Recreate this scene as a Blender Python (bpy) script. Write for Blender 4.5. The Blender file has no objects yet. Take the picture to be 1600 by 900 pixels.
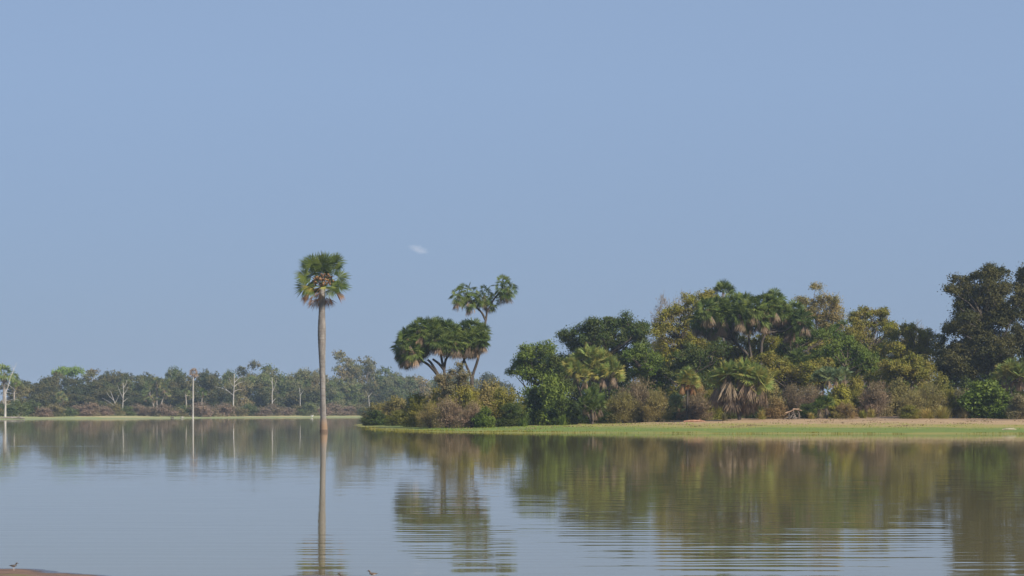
import bpy, math, random
import numpy as np
from math import radians as R, sin, cos, pi

random.seed(7)
rng = np.random.default_rng(11)
scene = bpy.context.scene
COL = scene.collection

# ------------------------------------------------------------------ camera
F = 3608.0      # focal length in photograph pixels (1600 wide)
EYE = 2.2       # eye height over the water
HOR = 642.0     # horizon row
cam_data = bpy.data.cameras.new("camera")
cam = bpy.data.objects.new("camera", cam_data)
COL.objects.link(cam)
cam.location = (0, 0, EYE)
cam.rotation_euler = (R(90), 0, 0)
cam_data.sensor_width = 36
cam_data.lens = F / 1600 * 36
cam_data.shift_y = (HOR - 450) / 1600
cam_data.clip_start = 0.5
cam_data.clip_end = 40000
scene.camera = cam

# ------------------------------------------------------------------ light
SUN_AZ, SUN_EL = 132.0, 35.0
world = bpy.data.worlds.new("World")
scene.world = world
world.use_nodes = True
wt = world.node_tree
bg = wt.nodes["Background"]
sky = wt.nodes.new("ShaderNodeTexSky")
sky.sky_type = 'NISHITA'
sky.sun_disc = False
sky.sun_elevation = R(SUN_EL)
sky.sun_rotation = R(SUN_AZ)
sky.air_density = 1.0
sky.dust_density = 0.6
sky.ozone_density = 3.0
SKY_TINT = (0.62, 0.74, 1.0)
tint = wt.nodes.new("ShaderNodeMix")
tint.data_type = 'RGBA'
tint.blend_type = 'MULTIPLY'
tint.inputs[0].default_value = 1.0
tint.inputs[7].default_value = (*SKY_TINT, 1)
wt.links.new(sky.outputs[0], tint.inputs[6])
# a dusty dry-season sky: the clear sky mixed with an even pale blue
veil = wt.nodes.new("ShaderNodeMix")
veil.data_type = 'RGBA'
veil.inputs[0].default_value = 0.86
veil.inputs[7].default_value = (2.42, 3.28, 4.85, 1)
wtc = wt.nodes.new("ShaderNodeTexCoord")
wsp = wt.nodes.new("ShaderNodeSeparateXYZ")
wt.links.new(wtc.outputs['Generated'], wsp.inputs[0])
wmr = wt.nodes.new("ShaderNodeMapRange")
wmr.inputs[1].default_value = 0.0
wmr.inputs[2].default_value = 0.14
wt.links.new(wsp.outputs[2], wmr.inputs[0])
wgr = wt.nodes.new("ShaderNodeMix")
wgr.data_type = 'RGBA'
wgr.inputs[6].default_value = (2.10, 2.75, 3.95, 1)
wgr.inputs[7].default_value = (2.46, 3.36, 4.90, 1)
wt.links.new(wmr.outputs[0], wgr.inputs[0])
wt.links.new(wgr.outputs[2], veil.inputs[7])
wt.links.new(tint.outputs[2], veil.inputs[6])
wt.links.new(veil.outputs[2], bg.inputs[0])
bg.inputs[1].default_value = 0.088

sun_data = bpy.data.lights.new("sun", 'SUN')
sun = bpy.data.objects.new("sun", sun_data)
COL.objects.link(sun)
sun_data.energy = 5.0
sun_data.angle = R(0.53)
sun_data.color = (1.0, 0.90, 0.76)
sun.rotation_euler = (R(90 - SUN_EL), 0, R(180 - SUN_AZ))
sun.location = (60, -40, 60)

scene.view_settings.view_transform = 'Standard'
scene.view_settings.look = 'None'
scene.view_settings.gamma = 1
scene.view_settings.exposure = 0.45
scene.view_settings.use_curve_mapping = False
scene.cycles.max_bounces = 6
scene.cycles.diffuse_bounces = 2
scene.cycles.transmission_bounces = 3
scene.cycles.transparent_max_bounces = 6
scene.cycles.volume_bounces = 0
HAZE_DENSITY = 0.00015


# ------------------------------------------------------------------ helpers
def tag(o, label=None, cat=None, group=None, kind=None):
    if label: o["label"] = label
    if cat: o["category"] = cat
    if group: o["group"] = group
    if kind: o["kind"] = kind
    return o

def empty(name, loc=(0, 0, 0), rz=0.0):
    o = bpy.data.objects.new(name, None)
    COL.objects.link(o)
    o.location = loc
    o.rotation_euler = (0, 0, rz)
    o.empty_display_size = 0.5
    return o

def part(name, mesh, mat=None, parent=None):
    o = bpy.data.objects.new(name, mesh)
    COL.objects.link(o)
    if mat is not None:
        if len(mesh.materials) == 0:
            mesh.materials.append(mat)
        elif mesh.materials[0] != mat:
            o.material_slots[0].link = 'OBJECT'
            o.material_slots[0].material = mat
    if parent is not None:
        o.parent = parent
    return o

def quad_mesh(name, V, Fc, smooth=False):
    V = np.asarray(V, dtype=np.float32).reshape(-1, 3)
    Fc = np.asarray(Fc, dtype=np.int32).reshape(-1, 4)
    me = bpy.data.meshes.new(name)
    me.vertices.add(len(V))
    me.vertices.foreach_set("co", V.ravel())
    me.loops.add(Fc.size)
    me.loops.foreach_set("vertex_index", Fc.ravel())
    me.polygons.add(len(Fc))
    me.polygons.foreach_set("loop_start", np.arange(0, Fc.size, 4, dtype=np.int32))
    me.polygons.foreach_set("use_smooth", np.full(len(Fc), smooth, dtype=bool))
    me.update(calc_edges=True)
    return me

class Q:
    """collects quads"""
    def __init__(s): s.v = []; s.f = []; s.n = 0
    def add(s, V, Fc):
        V = np.asarray(V, dtype=np.float64).reshape(-1, 3)
        Fc = np.asarray(Fc, dtype=np.int64).reshape(-1, 4)
        s.v.append(V); s.f.append(Fc + s.n); s.n += len(V)
    def tube(s, pts, rad, n=6, cap=True):
        pts = np.asarray(pts, float); rad = np.asarray(rad, float)
        m = len(pts)
        t = np.gradient(pts, axis=0)
        t /= np.linalg.norm(t, axis=1)[:, None] + 1e-9
        ref = np.array([0.0, 1.0, 0.0]) if abs(t[0][1]) < 0.8 else np.array([1.0, 0, 0])
        a = np.cross(t, ref); a /= np.linalg.norm(a, axis=1)[:, None] + 1e-9
        b = np.cross(t, a)
        ang = np.linspace(0, 2 * pi, n, endpoint=False)
        V = pts[:, None, :] + rad[:, None, None] * (np.cos(ang)[None, :, None] * a[:, None, :] + np.sin(ang)[None, :, None] * b[:, None, :])
        V = V.reshape(-1, 3)
        Fc = []
        for i in range(m - 1):
            for j in range(n):
                k = (j + 1) % n
                Fc.append((i * n + j, i * n + k, (i + 1) * n + k, (i + 1) * n + j))
        if cap and n == 4:
            Fc.append((0, 1, 2, 3)); Fc.append(tuple((m - 1) * n + q for q in range(4)))
        if cap and n == 6:
            for o_ in (0, (m - 1) * n):
                Fc.append((o_, o_ + 1, o_ + 2, o_ + 3)); Fc.append((o_, o_ + 3, o_ + 4, o_ + 5))
        if cap and n == 8:
            for o_ in (0, (m - 1) * n):
                Fc.append((o_, o_ + 1, o_ + 2, o_ + 3)); Fc.append((o_, o_ + 3, o_ + 4, o_ + 7)); Fc.append((o_ + 4, o_ + 5, o_ + 6, o_ + 7))
        s.add(V, Fc)
    def leaves(s, C, L, W, up=0.35, axis=None, rg=rng, out=None):
        """rhombic leaves at centres C, length L, width W"""
        C = np.asarray(C, float); n = len(C)
        if n == 0: return
        d = rg.normal(size=(n, 3)) if axis is None else axis + 0.0
        d[:, 2] += up * 0.3
        d /= np.linalg.norm(d, axis=1)[:, None] + 1e-9
        nr = rg.normal(size=(n, 3)) * (1 if out is None else .45); nr[:, 2] += up * (2 if out is None else .8)
        if out is not None: nr += out
        sd = np.cross(d, nr); sd /= np.linalg.norm(sd, axis=1)[:, None] + 1e-9
        L = (np.ones(n) * L)[:, None]; W = (np.ones(n) * W)[:, None]
        V = np.stack([C - d * L / 2, C + sd * W / 2 - d * L * .05, C + d * L / 2, C - sd * W / 2 - d * L * .05], 1).reshape(-1, 3)
        s.add(V, np.arange(4 * n).reshape(-1, 4))
    def mesh(s, name, smooth=False):
        if not s.v: return quad_mesh(name, np.zeros((0, 3)), np.zeros((0, 4)))
        return quad_mesh(name, np.concatenate(s.v), np.concatenate(s.f), smooth)

def nmat(name):
    m = bpy.data.materials.new(name)
    m.use_nodes = True
    nt = m.node_tree
    nt.nodes.clear()
    out = nt.nodes.new("ShaderNodeOutputMaterial")
    return m, nt, out

def N(nt, t, **kw):
    n = nt.nodes.new(t)
    for k, v in kw.items(): setattr(n, k, v)
    return n

def mixc(nt, fac, a, b, blend='MIX'):
    m = N(nt, "ShaderNodeMix", data_type='RGBA', blend_type=blend)
    for sock, v in ((m.inputs[0], fac), (m.inputs[6], a), (m.inputs[7], b)):
        if isinstance(v, (int, float)): sock.default_value = v
        elif isinstance(v, tuple): sock.default_value = (*v[:3], 1)
        else: nt.links.new(v, sock)
    return m.outputs[2]

def math_(nt, op, a, b=None, c=None, clamp=False):
    m = N(nt, "ShaderNodeMath", operation=op, use_clamp=clamp)
    for i, v in enumerate((a, b, c)):
        if v is None: continue
        if isinstance(v, (int, float)): m.inputs[i].default_value = v
        else: nt.links.new(v, m.inputs[i])
    return m.outputs[0]

def ramp(nt, fac, a, b, lo=0.0, hi=1.0):
    m = N(nt, "ShaderNodeMapRange", interpolation_type='SMOOTHSTEP')
    nt.links.new(fac, m.inputs[0])
    m.inputs[1].default_value = a; m.inputs[2].default_value = b
    m.inputs[3].default_value = lo; m.inputs[4].default_value = hi
    return m.outputs[0]

def noise(nt, scale, detail=3, rough=.55, vec=None, sc3=None):
    n = N(nt, "ShaderNodeTexNoise")
    n.inputs['Scale'].default_value = scale
    n.inputs['Detail'].default_value = detail
    n.inputs['Roughness'].default_value = rough
    if vec is not None:
        if sc3 is not None:
            vm = N(nt, "ShaderNodeVectorMath", operation='MULTIPLY')
            nt.links.new(vec, vm.inputs[0]); vm.inputs[1].default_value = sc3
            vec = vm.outputs[0]
        nt.links.new(vec, n.inputs['Vector'])
    return n

def leafmat(name, c1, c2, c3=None, trans=0.30, nscale=0.6, f3=0.5):
    m, nt, out = nmat(name)
    geo = N(nt, "ShaderNodeNewGeometry")
    tc = N(nt, "ShaderNodeTexCoord")
    oi = N(nt, "ShaderNodeObjectInfo")
    col = mixc(nt, geo.outputs['Random Per Island'], c1, c2)
    if c3 is not None:
        nz = noise(nt, nscale, 2, .5, tc.outputs['Object'])
        col = mixc(nt, ramp(nt, nz.outputs[0], .5 - .12 + (0.5 - f3) * .3, .62 + (0.5 - f3) * .3), col, c3)
    val = math_(nt, 'MULTIPLY_ADD', oi.outputs['Random'], .35, .82)
    hs = N(nt, "ShaderNodeHueSaturation")
    nt.links.new(col, hs.inputs['Color']); nt.links.new(val, hs.inputs['Value'])
    nt.links.new(math_(nt, 'MULTIPLY_ADD', oi.outputs['Random'], -.02, .51), hs.inputs['Hue'])
    p = N(nt, "ShaderNodeBsdfPrincipled")
    nt.links.new(hs.outputs[0], p.inputs['Base Color'])
    p.inputs['Roughness'].default_value = .6
    p.inputs['Specular IOR Level'].default_value = .25
    t = N(nt, "ShaderNodeBsdfTranslucent")
    nt.links.new(hs.outputs[0], t.inputs[0])
    mx = N(nt, "ShaderNodeMixShader"); mx.inputs[0].default_value = trans
    nt.links.new(p.outputs[0], mx.inputs[1]); nt.links.new(t.outputs[0], mx.inputs[2])
    nt.links.new(mx.outputs[0], out.inputs[0])
    return m

def barkmat(name, c1, c2, scale=3.0, rough=.85, stretch=(1, 1, .3), bump=.4):
    m, nt, out = nmat(name)
    tc = N(nt, "ShaderNodeTexCoord")
    nz = noise(nt, scale, 5, .65, tc.outputs['Object'], stretch)
    col = mixc(nt, ramp(nt, nz.outputs[0], .35, .65), c1, c2)
    p = N(nt, "ShaderNodeBsdfPrincipled")
    nt.links.new(col, p.inputs['Base Color'])
    p.inputs['Roughness'].default_value = rough
    b = N(nt, "ShaderNodeBump"); b.inputs['Strength'].default_value = bump; b.inputs['Distance'].default_value = .05
    nt.links.new(nz.outputs[0], b.inputs['Height']); nt.links.new(b.outputs[0], p.inputs['Normal'])
    nt.links.new(p.outputs[0], out.inputs[0])
    return m

M = {
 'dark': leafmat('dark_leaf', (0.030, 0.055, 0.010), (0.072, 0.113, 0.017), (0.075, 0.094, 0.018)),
 'mid':     leafmat('mid_leaf', (.055, .098, .012), (.125, .185, .020), (.125, .165, .025)),
 'bright': leafmat('bright_leaf', (0.130, 0.221, 0.014), (0.221, 0.338, 0.025), (0.247, 0.299, 0.034)),
 'yellow': leafmat('yellow_leaf', (0.154, 0.169, 0.014), (0.283, 0.274, 0.025), (0.197, 0.174, 0.034)),
 'olive': leafmat('olive_leaf', (0.114, 0.125, 0.016), (0.228, 0.225, 0.032), (0.240, 0.200, 0.035)),
 'tamarind': leafmat('tamarind_leaf', (0.028, 0.036, 0.010), (0.070, 0.074, 0.018), (0.085, 0.080, 0.022), nscale=.35),
 'khaki': leafmat('khaki_leaf', (0.196, 0.155, 0.057), (0.333, 0.270, 0.098), (0.196, 0.184, 0.052)),
 'rust': leafmat('rust_leaf', (0.198, 0.127, 0.055), (0.330, 0.220, 0.094), (0.198, 0.165, 0.044)),
 'pink': leafmat('dry_twig', (0.168, 0.112, 0.078), (0.336, 0.241, 0.162), (0.224, 0.185, 0.078)),
 'greyleaf': leafmat('grey_leaf', (0.127, 0.127, 0.057), (0.230, 0.213, 0.103), (0.184, 0.149, 0.069)),
 'straw':   leafmat('straw_blade', (.34, .25, .07), (.50, .38, .13), (.28, .26, .06), trans=.35),
 'fan': leafmat('fan_leaf', (0.041, 0.074, 0.015), (0.115, 0.168, 0.033), (0.132, 0.168, 0.035), nscale=.9),
 'fanlight': leafmat('fan_leaf_pale', (0.136, 0.205, 0.048), (0.300, 0.358, 0.097), (0.355, 0.317, 0.080), nscale=.9),
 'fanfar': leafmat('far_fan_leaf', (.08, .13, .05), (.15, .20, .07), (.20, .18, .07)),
 'fangrey': leafmat('fan_leaf_grey', (0.096, 0.156, 0.084), (0.192, 0.264, 0.132), (0.168, 0.192, 0.060), nscale=.9),
 'deadfan': leafmat('dead_frond', (0.1, 0.078, 0.06), (0.215, 0.165, 0.125), (0.24, 0.175, 0.11), trans=.2, nscale=1.0),
 'deadbrown': leafmat('dead_frond_brown', (0.18, 0.075, 0.03), (0.36, 0.16, 0.06), (0.25, 0.15, 0.07), trans=.25, nscale=1.0),
 'farflat': leafmat('flat_top_leaf', (0.180, 0.288, 0.048), (0.270, 0.360, 0.084), None, trans=.35),
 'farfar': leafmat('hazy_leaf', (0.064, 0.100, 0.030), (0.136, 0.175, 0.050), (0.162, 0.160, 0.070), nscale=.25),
 'farbrown': leafmat('far_brown_leaf', (0.15, 0.125, 0.055), (0.25, 0.2, 0.09), (0.13, 0.14, 0.05), nscale=.3),
 'farpurple': leafmat('far_dry_brush', (0.170, 0.120, 0.090), (0.300, 0.215, 0.160), (0.200, 0.180, 0.080), nscale=.3),
 'fardark': leafmat('far_dark_leaf', (0.035, 0.048, 0.016), (0.08, 0.098, 0.03), (0.11, 0.1, 0.035), nscale=.25),
}
B = {
 'brown': barkmat('bark_brown', (.05, .038, .028), (.10, .075, .055)),
 'dark':  barkmat('bark_dark', (.035, .028, .022), (.075, .058, .045)),
 'white': barkmat('bleached_wood', (.23, .215, .20), (.37, .35, .32)),
 'grey':  barkmat('bark_grey', (.16, .14, .12), (.27, .24, .21)),
}

# ------------------------------------------------------------------ terrain
def ray(px, D):
    return (px - 800) / F * D
def pt(px, y):          # a point of the water level seen at this pixel
    D = EYE * F / (y - HOR)
    return (ray(px, D), D)

ISLAND = [pt(565, 668.2), pt(600, 672.4), pt(650, 674.2), pt(700, 675.2), pt(780, 676.2), pt(1000, 677.3), pt(1300, 678), pt(1600, 678.3), pt(1720, 678.2),
          (110, 214), (240, 205), (330, 300), (300, 560), (80, 600), (10, 500), (-15, 440), (-24, 410), (-25.5, 380), (-23.5, 345)]
FAR = [(-3200, 520), (-700, 560), (-240, 580), pt(-120, 655.6), pt(0, 655.4), pt(60, 655.1), pt(150, 654.2), pt(240, 654.0), pt(310, 653.6), pt(420, 652.8), pt(565, 652.2),
       pt(700, 651.7), (60, 880), (300, 905), (900, 880), (3200, 900), (3200, 3200), (-3200, 3200)]
NEAR = [(-3200, 60), (-300, 46), (-60, 37), (-14, 33.6), pt(0, 887.2), pt(60, 889.5), pt(110, 895.3), pt(170, 899.6), (-4.7, 30.0), (-3.9, 30.1), pt(418, 901.5), pt(464, 898.2), pt(500, 898.2), pt(546, 899.4), pt(600, 901.0),
        (-1.0, 29.6), (0.5, 28.9), (8, 28), (40, 27), (300, 20), (3200, 0), (3200, -120), (-3200, -120)]

def sdist(P, poly):
    P = np.asarray(P, float).reshape(-1, 2)
    A = np.asarray(poly, float); Bp = np.roll(A, -1, axis=0)
    best = np.full(len(P), 1e18); inside = np.zeros(len(P), bool)
    for a, b in zip(A, Bp):
        ab = b - a
        t = np.clip(((P - a) @ ab) / (ab @ ab), 0, 1)
        d = P - (a + t[:, None] * ab)
        best = np.minimum(best, (d ** 2).sum(1))
        c = ((a[1] > P[:, 1]) != (b[1] > P[:, 1]))
        with np.errstate(divide='ignore', invalid='ignore'):
            xi = (b[0] - a[0]) * (P[:, 1] - a[1]) / (b[1] - a[1] + 1e-12) + a[0]
        inside ^= c & (P[:, 0] < xi)
    return np.where(inside, 1, -1) * np.sqrt(best)

def wob(P, amp, k):
    x, y = P[:, 0], P[:, 1]
    return amp * (np.sin(x * k + 1.3) * np.cos(y * k * .7 + .4) + .5 * np.sin(x * k * 2.3 + y * k * 1.1) + .3 * np.sin(x * k * 5.1 - y * k * 3.7 + 2))

def height(P):
    P = np.asarray(P, float).reshape(-1, 2)
    s1 = sdist(P, ISLAND) + wob(P, .35, .35)
    s2 = sdist(P, FAR) + wob(P, .8, .12)
    s3 = sdist(P, NEAR) + wob(P, .05, 1.9)
    z1 = np.interp(s1, [-60, -8, 0, 26, 41, 62, 120], [-1.6, -.35, 0, .66, 1.2, 1.55, 2.0])
    z2 = np.interp(s2, [-60, -8, 0, 30, 60, 200, 1200], [-1.6, -.25, 0, .9, 1.4, 2.4, 5])
    z3 = np.interp(s3, [-30, -4, 0, 1.2, 4, 30, 120], [-1.4, -.2, 0, .05, .12, .55, .8])
    bump = wob(P, .03, .8) * np.clip(np.maximum(s1, s2) / 6, 0, 1) + wob(P, .008, 4.3) * np.clip(s3 / .4, 0, 1)
    return np.maximum(np.maximum(z1, z2), z3) + bump

def gz(x, y): return float(height([(x, y)])[0])

def on_ground(px, ybase, d0=200, d1=1000):
    """the point of the land seen at this pixel"""
    D = np.arange(d0, d1, .5)
    P = np.stack([(px - 800) / F * D, D], 1)
    z = height(P)
    rows = HOR + (EYE - z) * F / D
    ok = np.where((rows <= ybase) & (z > 0.0))[0]
    i = ok[0] if len(ok) else len(D) - 1
    return float(P[i, 0]), float(P[i, 1]), float(z[i])

def axis_pts(segs):
    out = []
    for a, b, st in segs: out += list(np.arange(a, b, st))
    return np.array(out)
gx = axis_pts([(-3000, -400, 200), (-400, -200, 20), (-200, -60, 4), (-60, -12, 1.2), (-12, 2, .3), (2, 62, 1.2), (62, 200, 4), (200, 400, 20), (400, 3001, 200)])
gy = axis_pts([(-90, 24, 6), (24, 28, 1), (28, 36, .2), (36, 200, 6), (200, 262, .7), (262, 320, 1.4), (320, 450, 3), (450, 570, 8), (570, 660, 2.5), (660, 860, 3.2), (860, 1000, 12), (1000, 3001, 200)])
XX, YY = np.meshgrid(gx, gy)
ZZ = height(np.stack([XX.ravel(), YY.ravel()], 1))
nx_, ny_ = len(gx), len(gy)
idx = np.arange(nx_ * ny_).reshape(ny_, nx_)
FF = np.stack([idx[:-1, :-1], idx[:-1, 1:], idx[1:, 1:], idx[1:, :-1]], -1).reshape(-1, 4)
gm = quad_mesh("ground", np.stack([XX.ravel(), YY.ravel(), ZZ], 1), FF, True)

m, nt, out = nmat("shore_ground")
geo = N(nt, "ShaderNodeNewGeometry")
sep = N(nt, "ShaderNodeSeparateXYZ"); nt.links.new(geo.outputs['Position'], sep.inputs[0])
nA = noise(nt, 1.0, 4, .6, geo.outputs['Position'], (.10, .25, 1))
nB = noise(nt, 1.0, 5, .65, geo.outputs['Position'], (.9, 1.6, 1))
nC = noise(nt, 1.0, 5, .7, geo.outputs['Position'], (5, 9, 5))
zz = math_(nt, 'ADD', sep.outputs[2], math_(nt, 'MULTIPLY_ADD', nA.outputs[0], .8, -.4))
zz = math_(nt, 'ADD', zz, math_(nt, 'MULTIPLY_ADD', nB.outputs[0], .16, -.08))
grass = mixc(nt, ramp(nt, nB.outputs[0], .35, .65), (.085, .135, .012), (.13, .170, .018))
edge = mixc(nt, ramp(nt, zz, .0, .16), (.20, .18, .03), grass)
oliv = mixc(nt, ramp(nt, zz, .36, .60), edge, (.24, .20, .05))
sand = mixc(nt, ramp(nt, nB.outputs[0], .3, .7), (.27, .18, .095), (.36, .245, .13))
isl = mixc(nt, ramp(nt, zz, .62, .92), oliv, sand)
litter = mixc(nt, ramp(nt, nC.outputs[0], .35, .65), (.12, .078, .048), (.26, .17, .10))
isl = mixc(nt, ramp(nt, math_(nt, 'ADD', zz, math_(nt, 'MULTIPLY_ADD', nA.outputs[0], .5, -.25)), 1.15, 1.35), isl, litter)
fsand = mixc(nt, ramp(nt, nA.outputs[0], .42, .58), (.40, .32, .15), (.19, .24, .07))
fgr = mixc(nt, ramp(nt, sep.outputs[2], .0, .5), (.17, .20, .08), fsand)
fgr = mixc(nt, ramp(nt, sep.outputs[2], .75, 1.0), fgr, (.10, .085, .05))
mud = mixc(nt, ramp(nt, nC.outputs[0], .35, .65), (.10, .058, .038), (.18, .105, .070))
mud = mixc(nt, math_(nt, 'MULTIPLY', ramp(nt, nB.outputs[0], .5, .62), ramp(nt, sep.outputs[2], .015, .06)), mud, (.13, .12, .03))
wet = ramp(nt, sep.outputs[2], .004, .014, 1, 0)
mudw = mixc(nt, wet, mud, (.05, .036, .028))
col = mixc(nt, ramp(nt, sep.outputs[1], 500, 520), isl, fgr)
col = mixc(nt, ramp(nt, sep.outputs[1], 60, 80, 1, 0), col, mudw)
p = N(nt, "ShaderNodeBsdfPrincipled")
nt.links.new(col, p.inputs['Base Color'])
nearw = math_(nt, 'MULTIPLY', wet, ramp(nt, sep.outputs[1], 60, 80, 1, 0))
nt.links.new(math_(nt, 'MULTIPLY_ADD', nearw, -.72, .9), p.inputs['Roughness'])
b = N(nt, "ShaderNodeBump"); b.inputs['Strength'].default_value = .5; b.inputs['Distance'].default_value = .03
nt.links.new(nC.outputs[0], b.inputs['Height']); nt.links.new(b.outputs[0], p.inputs['Normal'])
nt.links.new(p.outputs[0], out.inputs[0])
tag(part("ground", gm, m), kind='structure')

# ------------------------------------------------------------------ water
wx = [-3000, -400, 0, 400, 3000]; wy = [-90, 100, 400, 1000, 3000]
WV = [(x, y, 0) for y in wy for x in wx]
WF = [(j * 5 + i, j * 5 + i + 1, (j + 1) * 5 + i + 1, (j + 1) * 5 + i) for j in range(4) for i in range(4)]
m, nt, out = nmat("lake_water")
geo = N(nt, "ShaderNodeNewGeometry")
sep = N(nt, "ShaderNodeSeparateXYZ"); nt.links.new(geo.outputs['Position'], sep.inputs[0])
def chan(sx, sy, detail, off):
    vm = N(nt, "ShaderNodeVectorMath", operation='MULTIPLY_ADD')
    nt.links.new(geo.outputs['Position'], vm.inputs[0]); vm.inputs[1].default_value = (sx, sy, 1); vm.inputs[2].default_value = (off, off * 2, off)
    n = noise(nt, 1.0, detail, .5, vm.outputs[0])
    sc = N(nt, "ShaderNodeSeparateColor"); nt.links.new(n.outputs['Color'], sc.inputs[0])
    return [math_(nt, 'SUBTRACT', sc.outputs[i], .5) for i in range(2)]
big = chan(.34, 3.6, 2.0, 3)        # long low ripples
fine = chan(1.3, 6.0, 1.0, 17)       # fine ripples
wvm = N(nt, "ShaderNodeVectorMath", operation='MULTIPLY'); nt.links.new(geo.outputs['Position'], wvm.inputs[0]); wvm.inputs[1].default_value = (.12, 1, 1)
wav = N(nt, "ShaderNodeTexWave", wave_type='BANDS', bands_direction='Y')
nt.links.new(wvm.outputs[0], wav.inputs['Vector'])
wav.inputs['Scale'].default_value = .42
wav.inputs['Distortion'].default_value = 7.5
wav.inputs['Detail'].default_value = 2.0
wav.inputs['Detail Scale'].default_value = 1.2
train = math_(nt, 'SUBTRACT', wav.outputs['Fac'], .5)
wind = noise(nt, 1.0, 3, .6, geo.outputs['Position'], (.012, .045, 1))
windf = ramp(nt, wind.outputs[0], .36, .62, .55, 1.2)
# ruffled streaks across the lake
strk = noise(nt, 1.0, 3, .6, geo.outputs['Position'], (.018, .22, 1))
strkf = math_(nt, 'MULTIPLY', ramp(nt, strk.outputs[0], .645, .70), ramp(nt, sep.outputs[1], 70, 110))
amp = ramp(nt, sep.outputs[1], 30, 130, .030, .0075)
amp = math_(nt, 'MULTIPLY', amp, windf)
ampf = math_(nt, 'ADD', math_(nt, 'MULTIPLY', amp, ramp(nt, sep.outputs[1], 40, 140, .35, 1.2)), math_(nt, 'MULTIPLY', strkf, .12))
ny = math_(nt, 'ADD', math_(nt, 'MULTIPLY', math_(nt, 'ADD', math_(nt, 'MULTIPLY', big[1], .75), math_(nt, 'MULTIPLY', train, .25)), amp), math_(nt, 'MULTIPLY', fine[1], ampf))
nxx = math_(nt, 'ADD', math_(nt, 'MULTIPLY', big[0], math_(nt, 'MULTIPLY', amp, .12)), math_(nt, 'MULTIPLY', fine[0], math_(nt, 'MULTIPLY', ampf, .5)))
cmb = N(nt, "ShaderNodeCombineXYZ"); cmb.inputs[2].default_value = 1
nt.links.new(nxx, cmb.inputs[0]); nt.links.new(ny, cmb.inputs[1])
nrm = N(nt, "ShaderNodeVectorMath", operation='NORMALIZE'); nt.links.new(cmb.outputs[0], nrm.inputs[0])
p = N(nt, "ShaderNodeBsdfPrincipled")
p.inputs['Base Color'].default_value = (.150, .130, .060, 1)
p.inputs['Roughness'].default_value = .03
p.inputs['IOR'].default_value = 1.333
nt.links.new(nrm.outputs[0], p.inputs['Normal'])
nt.links.new(p.outputs[0], out.inputs[0])
tag(part("water", quad_mesh("water", WV, WF), m), kind='structure')

# ------------------------------------------------------------------ haze
hz = [-3100, -120, -3.0, 3100, 3100, 27.0]
HV = [(hz[0 + 3 * a], hz[1 + 3 * b_], hz[2 + 3 * c]) for a in (0, 1) for b_ in (0, 1) for c in (0, 1)]
HF = [(0, 1, 3, 2), (4, 6, 7, 5), (0, 4, 5, 1), (2, 3, 7, 6), (0, 2, 6, 4), (1, 5, 7, 3)]
m, nt, out = nmat("haze_air")
pv = N(nt, "ShaderNodeVolumePrincipled")
pv.inputs['Color'].default_value = (.60, .78, 1.0, 1)
pv.inputs['Density'].default_value = HAZE_DENSITY
pv.inputs['Anisotropy'].default_value = 0.0
nt.links.new(pv.outputs[0], out.inputs['Volume'])
if HAZE_DENSITY > 0:
    tag(part("haze", quad_mesh("haze", HV, HF), m), kind='stuff')

# ------------------------------------------------------------------ foliage
def lobe_leaves(q, c, r, leaf, dens=1.0, gap=.25, clump=.8, rg=rng, flat=.7):
    """leaf clumps spread over one lobe of a crown. c centre, r radii"""
    c = np.asarray(c, float); r = np.asarray(r, float)
    area = 4 * pi * (np.prod(r) ** (2 / 3))
    ncl = max(6, int(area * .85 / (clump ** 2)))
    d = rg.normal(size=(ncl, 3)); d /= np.linalg.norm(d, axis=1)[:, None]
    d[:, 2] = np.where((d[:, 2] < -.35) & (rg.random(ncl) < .5), -d[:, 2] * .7, d[:, 2])
    keep = rg.random(ncl) > gap
    d = d[keep]; ncl = len(d)
    rad = rg.uniform(.62, 1.08, ncl)
    cc = c + d * r * rad[:, None]
    per = max(6, int(dens * 3.0 * clump ** 2 / (leaf ** 2 * .5)))
    off = rg.normal(size=(ncl, per, 3)) * clump * rg.uniform(.22, .5, (ncl, 1, 1))
    off[:, :, 2] *= flat
    P = (cc[:, None, :] + off).reshape(-1, 3)
    od = (P - c) / r; od /= np.linalg.norm(od, axis=1)[:, None] + 1e-6
    oc = off.reshape(-1, 3) / (np.linalg.norm(off.reshape(-1, 3), axis=1)[:, None] + 1e-6)
    q.leaves(P, leaf * rg.uniform(.7, 1.3, len(P)), leaf * .55 * rg.uniform(.7, 1.2, len(P)), up=.5, rg=rg, out=od * .6 + oc * .8)
    return cc

def limb(q, a, b, r0, r1, n=5, sides=6, bow=.12, rg=rng):
    a = np.asarray(a, float); b = np.asarray(b, float)
    t = np.linspace(0, 1, n)[:, None]
    L = np.linalg.norm(b - a)
    off = rg.normal(size=3) * L * bow; off[2] = abs(off[2]) * .3
    P = a + (b - a) * t + np.sin(t * pi) * off + np.vstack([np.zeros(3), rg.normal(size=(n - 2, 3)) * L * .025, np.zeros(3)])
    q.tube(P, np.linspace(r0, r1, n), sides)
    return P

def twigs(q, cc, c0, r=.02, L=1.2, n=60, rg=rng, sides=4):
    k = rg.choice(len(cc), min(n, len(cc)), replace=False)
    for i in k:
        e = cc[i]; s = c0 + (e - c0) * rg.uniform(.35, .6)
        q.tube([s, (s + e) / 2 + rg.normal(size=3) * .15, e], [r * 1.6, r, r * .5], sides, cap=False)

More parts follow.
